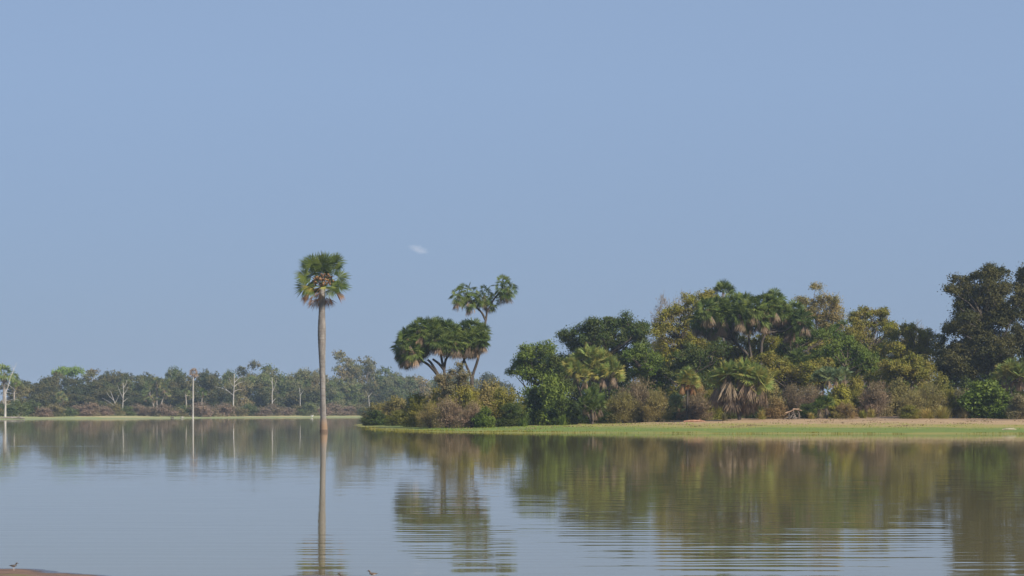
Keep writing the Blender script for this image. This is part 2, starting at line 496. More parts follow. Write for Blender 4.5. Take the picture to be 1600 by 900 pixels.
def tree_mesh(name, lobes, trunk_pts, tr, leaf, dens=1.0, gap=.25, clump=.8, seed=0, twig_n=40, flat=.7):
    """lobes: (x,y,z,rx,ry,rz) in metres about the base. returns trunk mesh, crown mesh"""
    rg = np.random.default_rng(seed)
    qt, qc = Q(), Q()
    tp = np.asarray(trunk_pts, float)
    qt.tube(tp, np.linspace(tr, tr * .55, len(tp)) * np.r_[1.35, np.ones(len(tp) - 1)], 8)
    top = tp[-1]
    for lb in lobes:
        c = np.array(lb[:3]); r = np.array(lb[3:6])
        j = rg.uniform(.45, 1.0)
        st = tp[0] + (top - tp[0]) * j if c[2] < top[2] + 1 else top
        limb(qt, st, c - [0, 0, r[2] * .15], tr * .34, tr * .08, 5, 6, rg=rg)
        cc = lobe_leaves(qc, c, r, leaf, dens, gap, clump, rg, flat)
        twigs(qt, cc, c, r=.03, n=twig_n, rg=rg)
    return qt.mesh(name + "_trunk", True), qc.mesh(name + "_crown")

def place_tree(name, x, y, z, tm, cm, bark, leafm, label, cat, group=None, sc=(1, 1, 1), rz=0, stem='trunk'):
    e = empty(name, (x, y, z), rz)
    e.scale = sc
    part(stem, tm, bark, e); part('crown', cm, leafm, e)
    return tag(e, label, cat, group)

def big_tree(name, base, lobes_px, kind, label, bark='brown', leaf=.26, dens=1.0, gap=.25, clump=.8, seed=1, depth=1.0, tr=.28, group='trees of the wooded bank', lean=0, cat='tree', twig_n=40, flat=.7):
    """a tree whose lobes are (px, row, radius px[, radius row px]); the crown is as deep as it is wide"""
    bpx, D = base
    x, y = ray(bpx, D), D
    z = gz(x, y)
    rg = np.random.default_rng(seed + 500)
    k = D / F
    L = []
    for lb in lobes_px:
        rx = lb[2] * k; rzv = (lb[3] if len(lb) > 3 else lb[2]) * k
        c0 = np.array([(lb[0] - bpx) * k, rg.uniform(-1, 1) * rx * .8 * depth, EYE + (HOR - lb[1]) * k - z])
        L.append((*c0, rx * .8, rx * .8 * depth, rzv * .9))
        for _ in range(3):
            o_ = rg.normal(size=3) * [rx * .6, rx * .7 * depth, rzv * .55]
            f_ = rg.uniform(.35, .6)
            L.append((*(c0 + o_), rx * f_, rx * f_ * depth, rzv * f_ * 1.2))
    top = max(l[2] for l in L)
    tp = [(0, 0, -.3), (rg.normal() * .15, rg.normal() * .15, top * .28), (np.mean([l[0] for l in L]) * .5, 0, top * .62)]
    tm, cm = tree_mesh(name, L, tp, tr, leaf, dens, gap, clump, seed, twig_n, flat)
    return place_tree(name, x, y, z, tm, cm, B[bark], M[kind], label, cat, group)

# bush prototypes: unit bush is 1 wide (radius .5) and 1 high, scaled when placed
def bush_protos(kind, n, seed, leaf=.045, nleaf=7000, twigfrac=.0, stems=26, lumps=9, droop=0.0):
    outl = []
    for i in range(n):
        rg = np.random.default_rng(seed * 31 + i)
        q, qs = Q(), Q()
        lc, lr = [], []
        for k in range(lumps):
            a = rg.uniform(0, 2 * pi); rr = rg.uniform(0, .33)
            h = rg.uniform(.22, .72) * (1 - rr * .8)
            lc.append((cos(a) * rr, sin(a) * rr, h)); lr.append(rg.uniform(.13, .24))
        lc.append((0, 0, .7)); lr.append(.22)
        tot = sum(r ** 2 for r in lr)
        for c, r in zip(lc, lr):
            c = np.array(c)
            ncl = 16
            d = rg.normal(size=(ncl, 3)); d /= np.linalg.norm(d, axis=1)[:, None]
            d[:, 2] = np.abs(d[:, 2]) * rg.choice([1, 1, -.6], ncl)
            cl = c + d * r * rg.uniform(.6, 1.15, (ncl, 1))
            m_ = int(nleaf * r ** 2 / tot / ncl)
            P = (cl[:, None, :] + rg.normal(size=(ncl, m_, 3)) * r * rg.uniform(.13, .34, (ncl, 1, 1))).reshape(-1, 3)
            P = P[P[:, 2] > .005]
            od = (P - c) / r; od /= np.linalg.norm(od, axis=1)[:, None] + 1e-6
            nt_ = int(len(P) * twigfrac)
            if nt_:
                base = np.array([0, 0, -.15])
                ax = P[:nt_] - base; ax /= np.linalg.norm(ax, axis=1)[:, None]; ax += rg.normal(size=ax.shape) * .28; ax[:, 2] -= droop
                q.leaves(P[:nt_], leaf * 3.0, leaf * .16, 0, ax, rg)
            q.leaves(P[nt_:], leaf * rg.uniform(.6, 1.3, len(P) - nt_), leaf * .55, .4, None, rg, out=od[nt_:])
        # skirt that reaches the ground
        a = rg.uniform(0, 2 * pi, nleaf // 6); rr = np.sqrt(rg.uniform(.05, 1, nleaf // 6)) * .42
        P = np.stack([np.cos(a) * rr, np.sin(a) * rr, rg.uniform(0, .35, len(a)) * (1.15 - rr)], 1)
        q.leaves(P, leaf, leaf * .5, .3, None, rg)
        for k in range(stems):
            a = rg.uniform(0, 2 * pi); rr = rg.uniform(.1, .42); h = rg.uniform(.5, .98) * (1 - rr * .5)
            e = np.array([cos(a) * rr, sin(a) * rr, h])
            qs.tube([(cos(a) * .04, sin(a) * .04, -.02), e * [.45, .45, .55], e], [.012, .007, .002], 4, cap=False)
        outl.append((qs.mesh(kind + "_stems", True), q.mesh(kind + "_foliage")))
    return outl

BUSH = {
 'leafy': bush_protos('leafy', 3, 3, leaf=.066, nleaf=8000),
 'small': bush_protos('small_leaf', 3, 5, leaf=.046, nleaf=10000, twigfrac=.15),
 'twiggy': bush_protos('twiggy', 3, 7, leaf=.040, nleaf=7000, twigfrac=.5, stems=60, lumps=12),
 'far': bush_protos('far_brush', 3, 9, leaf=.065, nleaf=3200, twigfrac=.25, stems=10),
}
bush_i = [0]
def bush(px, top, width, D, proto, mat, label, name='shrub', cat='shrub', group='shrubs along the near wooded bank', bark='brown', depth=1.0):
    x, y = ray(px, D), D
    z = gz(x, y)
    k = D / F
    H = (EYE + (HOR - top) * k - z) / .96
    W = width * k / .92
    bush_i[0] += 1
    pr = BUSH[proto][bush_i[0] % 3]
    e = empty(name, (x, y, z), 0)
    rz = (bush_i[0] * 2.399) % (2 * pi)
    e.rotation_euler = (0, 0, rz)
    e.scale = (W, W * depth if depth == 1 else W * depth, H)
    part('stems', pr[0], B[bark], e); part('foliage', pr[1], M[mat], e)
    return tag(e, label, cat, group)

# ------------------------------------------------------------------ palms
def fan(q, hub, d, up, Rf, nseg=16, spread=250, droop=.25, fold=.12, rg=rng, split=.55, wf=1.0, pleat=0):
    """palmate leaf: hub point, axis d, plane normal up"""
    d = d / (np.linalg.norm(d) + 1e-9)
    s = np.cross(d, up); s /= np.linalg.norm(s) + 1e-9
    u = np.cross(s, d)
    A = np.radians(spread)
    for i in range(nseg):
        a = -A / 2 + A * (i + .5) / nseg
        h = A / nseg / 2
        Ls = Rf * (0.72 + .28 * cos(a * .6)) * rg.uniform(.88, 1.08)
        def P(ang, r, lift=0.0):
            dr = droop * (r / Rf) ** 2 * Rf
            v = hub + (d * cos(ang) + s * sin(ang)) * r + u * (lift + fold * abs(sin(ang)) * r)
            v[2] -= dr
            return v
        a += rg.normal() * h * .35
        if pleat:
            q.add([hub, P(a - h * wf, Ls * split), P(a, Ls), P(a + h * wf, Ls * split), P(a, Ls * split * .95, pleat * Rf)], [(0, 1, 2, 4), (0, 4, 2, 3)])
        else:
            q.add([hub, P(a - h * wf, Ls * split), P(a, Ls), P(a + h * wf, Ls * split)], [(0, 1, 2, 3)])

def petiole(q, a, b, w=.035):
    q.tube([a, (a + b) / 2 + np.array([0, 0, .04]), b], [w, w * .8, w * .6], 4, cap=False)

def crown_meshes(n=24, ndead=12, Lp=.9, Rf=.8, seed=0, nseg=14, lo=-35, deadlen=1.0, spread=240, droop=.3, hi=85, dead_lo=-86, dead_hi=-62):
    rg = np.random.default_rng(seed)
    qg, qd = Q(), Q()
    for i in range(n):
        az = i * 2.39996 + rg.uniform(-.25, .25)
        t = (i + .5) / n
        el = np.radians(hi + (lo - hi) * t ** .85 + rg.uniform(-7, 7))
        d = np.array([cos(az) * cos(el), sin(az) * cos(el), sin(el)])
        L = Lp * rg.uniform(.8, 1.15)
        hub = d * L; hub[2] -= .12 * L * cos(el)
        petiole(qg, d * .05, hub, .03)
        dd = d + np.array([0, 0, -.18])
        up = np.array([0, 0, 1.0]) - d * d[2] + rg.normal(size=3) * .85
        if d[2] > .9: up = np.array([cos(az), sin(az), .2])
        fan(qg, hub, dd, up, Rf * rg.uniform(.85, 1.15), nseg, spread * rg.uniform(.8, 1.05), droop, .15, rg, wf=.85, split=.52, pleat=.04)
    for i in range(ndead):
        az = i * 2.39996 + 1 + rg.uniform(-.3, .3)
        el = np.radians(rg.uniform(dead_lo, dead_hi))
        d = np.array([cos(az) * cos(el), sin(az) * cos(el), sin(el)])
        L = Lp * deadlen * rg.uniform(.45, 1.05)
        hub = d * L + np.array([cos(az), sin(az), 0]) * .14
        petiole(qd, np.array([cos(az) * .12, sin(az) * .12, 0]), hub, .02)
        up = np.array([cos(az), sin(az), .3])
        fan(qd, hub, np.array([d[0] * .15, d[1] * .15, -1]), up, Rf * rg.uniform(.8, 1.3) * deadlen, 7, rg.uniform(28, 62), 0.0, .2, rg, split=.6, wf=.8)
    return qg.mesh("palm_crown"), (qd.mesh("palm_dead") if ndead else None)

DOUM = [crown_meshes(30, 22, .85, .98, s, 14, -60, 1.3, dead_hi=-50, droop=.2) for s in (1, 2, 3)]
DOUM_OPEN = [crown_meshes(19, 9, 1.15, .92, s, 14, -60, 1.35, hi=80) for s in (11, 12, 13)]
SHRUBF = [crown_meshes(18, 10, .85, 1.15, s, 16, 0, 1.1, hi=88, droop=.06) for s in (21, 22, 23)]
SKIRT = [crown_meshes(22, 34, .9, 1.35, s, 16, -20, 1.5, hi=88, droop=.06, dead_hi=-50) for s in (31, 32)]
FARF = [crown_meshes(16, 8, 1.0, 1.3, s, 9, -40, 1.0) for s in (41, 42)]

def palm(name, D, trunks, heads, crowns, label, leafm='fan', deadm='deadfan', bark='dark', hscale=1.0, tr=.17, group=None, seed=0, base=None, cat='palm tree', depth=1.6, taper=.7):
    """trunks: polylines of pixels that start at the base; heads: (px,row[,scale])"""
    rg = np.random.default_rng(seed + 77)
    k = D / F
    bpx = base if base is not None else trunks[0][0][0]
    x, y = ray(bpx, D), D
    z = gz(x, y)
    root = empty(name, (x, y, z))
    q = Q()
    def w(px, row): return np.array([(px - bpx) * k, 0, EYE + (HOR - row) * k - z])
    hp = []
    for h in heads:
        p_ = w(h[0], h[1]); p_[1] = rg.uniform(-1, 1) * depth
        hp.append((p_, h[2] if len(h) > 2 else 1.0))
    ends = []
    for ti, t in enumerate(trunks):
        P = np.array([w(*p_[:2]) for p_ in t])
        if ti == 0 or t[0][1] > 640: P[0][2] = -.2
        w0 = t[0][2] if len(t[0]) > 2 else 1.0
        dy = rg.uniform(-.6, .6) * depth * .5
        P[:, 1] += dy * np.linspace(0, 1, len(P)) ** 1.5 if ti else 0
        # resample for a smooth curve
        s_ = np.linspace(0, len(P) - 1, (len(P) - 1) * 3 + 1)
        P2 = np.stack([np.interp(s_, range(len(P)), P[:, c]) for c in range(3)], 1)
        P2[1:-1] = (P2[:-2] + P2[1:-1] * 2 + P2[2:]) / 4
        q.tube(P2, np.linspace(tr * w0, tr * w0 * taper, len(P2)), 6)
        ends.append((P2[-1], tr * w0 * taper))
    for hp_, s in hp:     # join every head to the nearest trunk end
        dd = [np.linalg.norm((hp_ - e[0]) * [1, .5, 1]) for e in ends]
        e, r_ = ends[int(np.argmin(dd))]
        if np.linalg.norm(hp_ - e) > .25:
            mid = (e + hp_) / 2 + np.array([0, 0, -.12 * np.linalg.norm(hp_ - e)])
            q.tube([e, mid, hp_], [r_, r_ * .85, r_ * .75], 6)
    part('trunk', q.mesh(name + "_trunk", True), B[bark], root)
    for i, (hp_, s) in enumerate(hp):
        gmn, dmn = crowns[(i + seed) % len(crowns)]
        c = part('crown', gmn, M[leafm], root)
        c.location = hp_; c.rotation_euler = (rg.uniform(-.15, .15), rg.uniform(-.15, .15), rg.uniform(0, 6.28))
        sc = s * hscale; c.scale = (sc, sc, sc)
        if dmn is not None:
            d_ = part('dead_fronds', dmn, M[deadm], c)
    return tag(root, label, cat, group)

# ================================================================== the lone palm in the lake
def hero():
    D = EYE * F / (675.5 - HOR)
    k = D / F
    x = ray(506, D)
    root = empty('borassus_palm', (x, D, 0))
    q = Q()
    prof = [(676.5, 506, 14.6), (673, 506, 14.2), (671.2, 506, 12.6), (668, 505.8, 12.8), (661, 505.6, 12.4), (655, 505.4, 10.4), (645, 505, 9.8), (630, 504.8, 9.4), (610, 504.3, 9.4), (590, 504, 9.8), (570, 503.6, 10.4),
            (555, 503.2, 11.4), (540, 503, 12.8), (525, 502.8, 13.8), (512, 502.8, 13.6), (500, 502.8, 12.2), (488, 503, 11), (474, 503.2, 10.4), (462, 503.3, 10)]
    P, rd = [], []
    P.append((0, 0, -1.3)); rd.append(7.4 * k)
    rows = np.array([p_[0] for p_ in prof][::-1]); pxs = np.array([p_[1] for p_ in prof][::-1]); ws = np.array([p_[2] for p_ in prof][::-1])
    for row in np.linspace(676.5, 449, 116):
        P.append(((np.interp(row, rows, pxs) - 506) * k, 0, EYE + (HOR - row) * k)); rd.append(np.interp(row, rows, ws) / 2 * k * .92 * (1 + .018 * sin(row * 2.1) + .012 * sin(row * 5.3)))
    q.tube(P, rd, 24, cap=False)
    m, nt, out = nmat("palm_trunk_bark")
    tc = N(nt, "ShaderNodeTexCoord")
    sp = N(nt, "ShaderNodeSeparateXYZ"); nt.links.new(tc.outputs['Object'], sp.inputs[0])
    nz = noise(nt, 2.2, 5, .6, tc.outputs['Object'], (1.2, 1.2, .5))
    rg_ = noise(nt, 1.0, 3, .6, tc.outputs['Object'], (.4, .4, 7))
    c = mixc(nt, ramp(nt, nz.outputs[0], .35, .65), (.125, .115, .107), (.215, .20, .185))
    c = mixc(nt, ramp(nt, rg_.outputs[0], .52, .62, 0, .45), c, (.13, .10, .08))
    zb = math_(nt, 'ADD', sp.outputs[2], math_(nt, 'MULTIPLY_ADD', nz.outputs[0], 1.4, -.7))
    c = mixc(nt, ramp(nt, zb, 1.6, .7), c, (.21, .14, .09))
    c = mixc(nt, ramp(nt, sp.outputs[2], .34, .22), c, (.10, .065, .045))
    p = N(nt, "ShaderNodeBsdfPrincipled"); nt.links.new(c, p.inputs['Base Color']); p.inputs['Roughness'].default_value = .85
    b_ = N(nt, "ShaderNodeBump"); b_.inputs['Strength'].default_value = .6; b_.inputs['Distance'].default_value = .04
    nt.links.new(rg_.outputs[0], b_.inputs['Height']); nt.links.new(b_.outputs[0], p.inputs['Normal'])
    nt.links.new(p.outputs[0], out.inputs[0])
    part('trunk', q.mesh("lone_trunk", True), m, root)
    C0 = np.array([(503.3 - 506) * k, 0, EYE + (HOR - 447) * k])
    rg = np.random.default_rng(5)
    # (target hub px,row), toward camera offset, fan radius px, kind
    fr = [(505, 418, -.3, 22, 'g'), (494, 414, .5, 20, 'g'), (520, 414, .2, 21, 'g'), (486, 412, -.5, 15, 'g'), (509, 408, .6, 16, 'g'), (529, 410, -.3, 15, 'g'), (500, 424, .9, 18, 'g'),
          (478, 417, .2, 17, 'g'), (474, 432, -.4, 17, 'g'), (482, 430, .8, 15, 'g'), (474, 447, .1, 17, 'g'), (480, 450, -.8, 15, 'g'), (533, 432, .1, 17, 'g'), (530, 424, -.7, 14, 'g'),
          (534, 447, -.4, 17, 'g'), (526, 442, .8, 16, 'g'), (487, 452, -1.1, 16, 'y'), (512, 449, -1.1, 15, 'y'), (522, 453, -.9, 15, 'g'), (498, 450, 1.2, 16, 'g'), (516, 437, 1.3, 16, 'g'), (490, 438, 1.2, 16, 'g'),
          (503, 428, .9, 20, 'g'), (489, 446, 1.0, 18, 'g'), (518, 446, 1.0, 18, 'g'),
          (482, 459, -.1, 16, 'd'), (488, 466, -.5, 15, 'd'), (478, 462, .6, 14, 'd'), (492, 470, .4, 14, 'd'), (515, 466, -.1, 14, 'd'), (527, 458, .2, 15, 'd'), (533, 458, -.4, 13, 'd'), (510, 468, .6, 14, 'd'), (500, 466, .9, 14, 'd'), (499, 460, -.5, 10, 'd')]
    for (px, row, dy, rp, kd) in fr:
        row -= 4 if (row < 430 and kd == 'g') else 0; px = 503.3 + (px - 503.3) * .86; row = 444 + (row - 444) * (.9 if kd != 'd' else .85)
        H = np.array([(px - 506) * k, dy * 1.0, EYE + (HOR - row) * k])
        q = Q()
        v = H - C0; ln = np.linalg.norm(v); v /= ln
        petiole(q, C0 + v * .12, H, .03)
        if kd == 'd':
            d = np.array([v[0] * .55, v[1] * .55, -.9]); up = np.array([v[0], v[1], .25]) + rg.normal(size=3) * .2
            fan(q, H, d, up, rp * k * 1.35, 16, 115, .1, .25, rg, split=.6, wf=.85)
            o = part('frond', q.mesh('frond'), M['deadbrown'], root); o['label'] = 'dead brown hanging frond'
        else:
            d = v + np.array([0, 0, -.10 if row < 430 else -.30])
            up = np.array([0, -.75, .65]) + rg.normal(size=3) * .35
            fan(q, H, d, up, rp * k * 1.30, 26, 250 if kd == 'g' else 120, .12, .14, rg, split=.55, wf=.92, pleat=.05)
            o = part('frond', q.mesh('frond'), M['fan' if kd == 'g' else 'fanlight'], root)
            if kd == 'y': o['label'] = 'pale yellow green folded frond'
    # fruit clusters
    q = Q()
    for (px, row, dy) in [(494, 434, -.5), (500, 437, -.7), (512, 433, -.7), (518, 436, -.4), (507, 440, -.8), (491, 441, -.2), (515, 442, -.5), (503, 430, -.4)]:
        c = np.array([(px - 506) * k, dy, EYE + (HOR - row) * k])
        limb(q, C0, c, .05, .03, 4, 4)
        for j in range(9):
            cc = c + rg.normal(size=3) * .15
            r_ = .10
            th = np.linspace(-pi / 2, pi / 2, 5)
            q.tube([cc + np.array([0, 0, r_ * sin(t)]) for t in th], [max(.01, r_ * cos(t)) for t in th], 6)
    mf = leafmat('palm_fruit', (.08, .045, .025), (.34, .19, .08), None, trans=0)
    part('fruit_cluster', q.mesh('fruit', True), mf, root)
    tag(root, 'tall lone fan palm with a bulging grey trunk standing in the open lake', 'palm tree')
hero()

# ================================================================== doum palms of the bank
palm('doum_palm', 284, [
      [(699, 655, 1.3), (696, 620, 1.2), (690, 595, 1.0)], [(690, 595, 1.0), (681, 582), (670, 570), (658, 563)], [(690, 595, .9), (680, 577), (673, 566), (668, 562)],
      [(700, 652, 1.2), (697, 610), (694, 578)], [(694, 578, .9), (686, 568), (676, 561)], [(694, 578, .9), (690, 562), (688, 545)], [(694, 578, .8), (696, 562), (704, 551), (707, 548)]],
     [(628, 540), (637, 530), (645, 547, 1.05), (646, 520), (657, 532), (658, 514), (671, 511), (668, 528), (684, 512), (684, 530), (697, 514), (697, 532), (709, 521), (710, 534), (634, 552, .95), (676, 518), (652, 541)],
     DOUM, 'wide low doum palm with umbrella of merged heads, left of the tall slender doum', bark='dark', hscale=.98, tr=.20, seed=3, group='doum palms')
palm('doum_palm', 287, [
      [(720, 655, 1.0), (716, 600), (722, 567), (733, 550)], [(737, 655, 1.1), (737, 612), (736, 587)], [(736, 587, .9), (728, 570), (722, 553)]],
     [(718, 526), (727, 514), (732, 532), (740, 513), (746, 525), (738, 538, .9), (752, 531, .9), (722, 538, .9), (752, 518, .9)],
     DOUM, 'smaller doum palm whose brown-skirted heads crowd round the tall doum trunk', bark='dark', hscale=.95, tr=.18, seed=5, group='doum palms')
palm('doum_palm', 290, [
      [(740, 655, 1.1), (738, 612), (738, 587), (745, 568), (751, 545), (756, 515), (759, 500)], [(759, 501, .8), (753, 488), (745, 481), (736, 471)], [(759, 501, .75), (761, 488), (760, 478)], [(760, 490, .65), (770, 470), (779, 458)]],
     [(718, 462, .85), (730, 458), (736, 470, .85), (757, 462, .9), (768, 470, .75), (786, 446, 1.05), (792, 452, .8), (748, 464, .7)],
     DOUM_OPEN, 'tallest slender doum palm with two open heads above the umbrella of palm crowns', bark='dark', hscale=.9, tr=.18, seed=8, group='doum palms', depth=.9)
palm('doum_palm', 292, [
      [(1187, 650, 1.4), (1186, 610), (1183, 585, 1.2)], [(1183, 585, 1.1), (1176, 562), (1160, 545), (1145, 530)], [(1174, 560, .9), (1171, 540), (1170, 520)], [(1186, 600, 1.1), (1189, 570), (1190, 535), (1197, 520)]],
     [(1093, 500), (1103, 484), (1112, 505), (1122, 478), (1130, 498), (1140, 482), (1143, 510), (1153, 492), (1161, 474), (1167, 500), (1175, 482), (1186, 495), (1193, 474), (1205, 478), (1209, 496), (1220, 484), (1233, 494), (1243, 486), (1252, 500), (1236, 506), (1212, 468), (1152, 472), (1130, 488)],
     DOUM, 'broad many-headed doum palm with forked trunk rising in the middle of the wooded bank', bark='dark', hscale=1.05, tr=.21, seed=9, group='doum palms', depth=2.6)
palm('fan_palm', 318, [[(1131, 640), (1131, 540), (1130, 458)]], [(1130, 457, 1.0)], SHRUBF, 'fan palm with only its small head above the treetops left of the broad doum', hscale=1.05, tr=.2, seed=1, bark='grey')

# shrubby palms
palm('bush_palm', 279, [[(925, 650), (922, 600), (918, 570)], [(925, 650), (940, 600), (950, 585)], [(925, 650), (905, 610), (898, 585)]],
     [(890, 572, .9), (900, 580), (908, 562), (922, 557, 1.1), (926, 575), (938, 561), (950, 570), (958, 582, 1.1), (940, 586), (912, 590, .9), (964, 592, .8)],
     SHRUBF, 'cluster of pale fan palms with golden dead fronds left of the pinkish dry shrub', leafm='fanlight', hscale=.85, tr=.16, seed=4, group='bushy fan palms', depth=1.2)
palm('bush_palm', 268, [[(926, 656), (925, 640), (925, 628)]], [(925, 622, 1.0), (915, 632, .8), (937, 634, .8), (926, 640, .8)], SHRUBF,
     'low spiky fan palm at the foot of the cluster of pale fan palms', leafm='fan', hscale=.85, tr=.14, seed=2, group='bushy fan palms', depth=.5)
palm('bush_palm', 264, [[(1155, 656), (1150, 620), (1140, 600)], [(1155, 656), (1165, 620), (1172, 600)]],
     [(1125, 596), (1136, 586), (1150, 590, 1.1), (1160, 582), (1172, 588), (1185, 596), (1147, 606), (1168, 608)], SKIRT,
     'large squat fan palm wearing a grey skirt of dead fronds down to the sand', leafm='fanlight', deadm='deadfan', hscale=.92, tr=.16, seed=2, group='bushy fan palms', depth=1.1)
palm('bush_palm', 270, [[(1074, 652), (1074, 620), (1074, 600)]], [(1074, 590, 1.0), (1066, 600, .8), (1082, 601, .8)], SHRUBF,
     'small fan palm with drooping brown fronds beside the squat skirted palm', leafm='fanlight', deadm='deadbrown', hscale=.8, tr=.14, seed=6, group='bushy fan palms', depth=.4)
palm('bush_palm', 290, [[(1245, 650), (1245, 590), (1245, 575)]], [(1245, 563), (1236, 574, .8), (1256, 572, .8)], SHRUBF,
     'fan palm half buried in the thicket right of the broad doum palm', leafm='fan', hscale=.9, tr=.14, seed=3, group='bushy fan palms', depth=.4)
palm('bush_palm', 280, [[(1288, 650), (1286, 620), (1286, 600)], [(1288, 650), (1310, 610), (1316, 595)]], [(1280, 594), (1292, 588), (1305, 590, .9), (1318, 588, .9)], SHRUBF,
     'grey-green fan palms with upright fans above the yellow bush', leafm='fangrey', hscale=.8, tr=.14, seed=3, group='bushy fan palms', depth=.5)
palm('bush_palm', 268, [[(1292, 654), (1291, 645), (1290, 640)]], [(1290, 632), (1280, 636, .8)], SHRUBF,
     'dark low fan palm on the sand just left of the yellow bush', leafm='fan', hscale=.75, tr=.12, seed=2, group='bushy fan palms', depth=.3)
palm('bush_palm', 285, [[(1582, 650), (1580, 610), (1580, 595)]], [(1570, 588), (1582, 582, 1.1), (1594, 588), (1606, 584), (1618, 592)], SHRUBF,
     'bright pale fan palm under the tallest dark tree at the right edge', leafm='fanlight', hscale=.95, tr=.14, seed=5, group='bushy fan palms', depth=.6)
palm('bush_palm', 272, [[(1086, 655), (1086, 645), (1086, 640)]], [(1056, 628, .8), (1062, 640, .8)], SHRUBF,
     'little blue-green fan palm in the shade right of the pinkish dry shrub', leafm='fangrey', hscale=.7, tr=.12, seed=7, group='bushy fan palms', depth=.3, base=1058)

# ================================================================== trees of the bank (px, row, radius px, radius row px)
big_tree('leafy_tree', (835, 300), [(838, 548, 17, 15), (820, 556, 15, 13), (848, 562, 18, 15), (826, 576, 22, 16), (855, 580, 20, 18), (812, 568, 13), (838, 592, 24, 18), (868, 592, 18)], 'mid',
         'round glossy green tree at the left end of the tall woods', seed=3, gap=.18, leaf=.28, clump=.9)
big_tree('leafy_tree', (950, 315), [(925, 510, 18, 12), (950, 506, 22, 13), (975, 508, 20, 12), (905, 522, 18, 14), (890, 535, 15, 12), (998, 516, 18, 14), (930, 530, 28, 18), (965, 532, 28, 20), (1000, 538, 20), (905, 550, 22), (950, 565, 30, 25), (990, 570, 24)], 'dark',
         'broad dome-shaped dark tree behind the pale fan palms', seed=4, gap=.18, leaf=.26, clump=.9, tr=.4)
big_tree('leafy_tree', (1005, 290), [(1000, 545, 15, 12), (1012, 560, 17, 14), (990, 560, 12, 10), (1020, 580, 20, 18), (1000, 585, 22, 18), (1035, 600, 18, 16), (1010, 608, 22, 14)], 'mid',
         'fresh green tree at the right foot of the dome-shaped dark tree', seed=5, gap=.25, leaf=.26)
big_tree('leafy_tree', (1062, 305), [(1035, 508, 16, 12), (1050, 492, 16, 13), (1070, 484, 18, 14), (1090, 472, 18, 13), (1108, 464, 16, 11), (1045, 520, 20), (1075, 510, 22), (1040, 545, 20), (1070, 545, 24), (1100, 500, 18), (1095, 540, 20)], 'yellow',
         'yellow-green tree in front of the bare grey treetops', seed=6, gap=.33, leaf=.24, clump=.8, dens=.8)
big_tree('leafy_tree', (1078, 288), [(1060, 560, 18, 14), (1085, 555, 20, 15), (1105, 570, 20, 15), (1070, 580, 20, 15), (1045, 580, 16), (1100, 595, 22, 15), (1120, 545, 14)], 'dark',
         'dark low-crowned tree below the yellow-green tree', seed=7, gap=.35, leaf=.24)
big_tree('leafy_tree', (1275, 330), [(1262, 474, 16, 12), (1285, 470, 18, 11), (1302, 480, 14, 12), (1270, 492, 20, 14), (1295, 500, 22, 16), (1250, 495, 14), (1310, 512, 12)], 'khaki',
         'sparse brownish tree with a thin crown right of the broad doum palm', seed=8, gap=.26, leaf=.22, dens=.85, clump=.8, twig_n=60)
big_tree('leafy_tree', (1225, 305), [(1230, 520, 20, 14), (1215, 540, 16, 12), (1255, 530, 18, 14), (1280, 525, 20, 13), (1305, 522, 18, 12), (1240, 550, 16, 12)], 'mid',
         'mid-green tree with sky gaps below the sparse brownish tree', seed=9, gap=.4, leaf=.25)
big_tree('leafy_tree', (1355, 315), [(1340, 495, 15, 12), (1355, 490, 13, 10), (1385, 492, 11, 9), (1345, 512, 20, 14), (1370, 510, 20, 14), (1330, 525, 20, 16), (1355, 535, 26, 18), (1388, 512, 14)], 'olive',
         'olive tree with two small raised tufts at its top, midway along the bank', seed=10, gap=.35, leaf=.25, clump=.75)
big_tree('leafy_tree', (1420, 305), [(1405, 525, 20, 14), (1430, 520, 20, 12), (1450, 528, 18, 14), (1395, 545, 22, 16), (1425, 548, 26, 18), (1452, 552, 18, 18), (1380, 560, 18)], 'yellow',
         'yellow-olive spreading tree just left of the tallest dark tree', seed=11, gap=.28, leaf=.24)
big_tree('leafy_tree', (1318, 292), [(1300, 545, 20, 15), (1325, 540, 22, 15), (1345, 552, 18, 14), (1310, 565, 24, 16), (1340, 575, 22, 16), (1280, 560, 18, 14), (1362, 565, 14)], 'mid',
         'green tree in the thicket below the olive tree', seed=12, gap=.25, leaf=.25)
big_tree('leafy_tree', (1405, 288), [(1390, 575, 22, 14), (1415, 570, 22, 15), (1440, 578, 20, 16), (1400, 592, 24, 14), (1430, 595, 22, 14)], 'olive',
         'low olive tree under the yellow-olive spreading tree', seed=13, gap=.2, leaf=.25)
big_tree('leafy_tree', (1225, 288), [(1200, 560, 16, 14), (1222, 575, 20, 14), (1250, 580, 20, 15), (1275, 575, 18, 14), (1205, 590, 20, 14), (1235, 598, 22, 14), (1265, 600, 20, 14)], 'olive',
         'olive thicket tree behind the pinkish shrubs right of the forked doum trunk', seed=14, gap=.25, leaf=.24)
big_tree('leafy_tree', (1150, 298), [(1158, 534, 15, 13), (1184, 530, 14, 13), (1205, 535, 14, 13), (1172, 548, 14), (1130, 560, 16, 14), (1150, 555, 16, 14), (1195, 560, 14, 14), (1140, 580, 20, 15), (1165, 578, 18, 14), (1190, 585, 18, 14)], 'yellow',
         'yellow-leaved low tree seen between the forks of the broad doum palm', seed=15, gap=.3, leaf=.24)
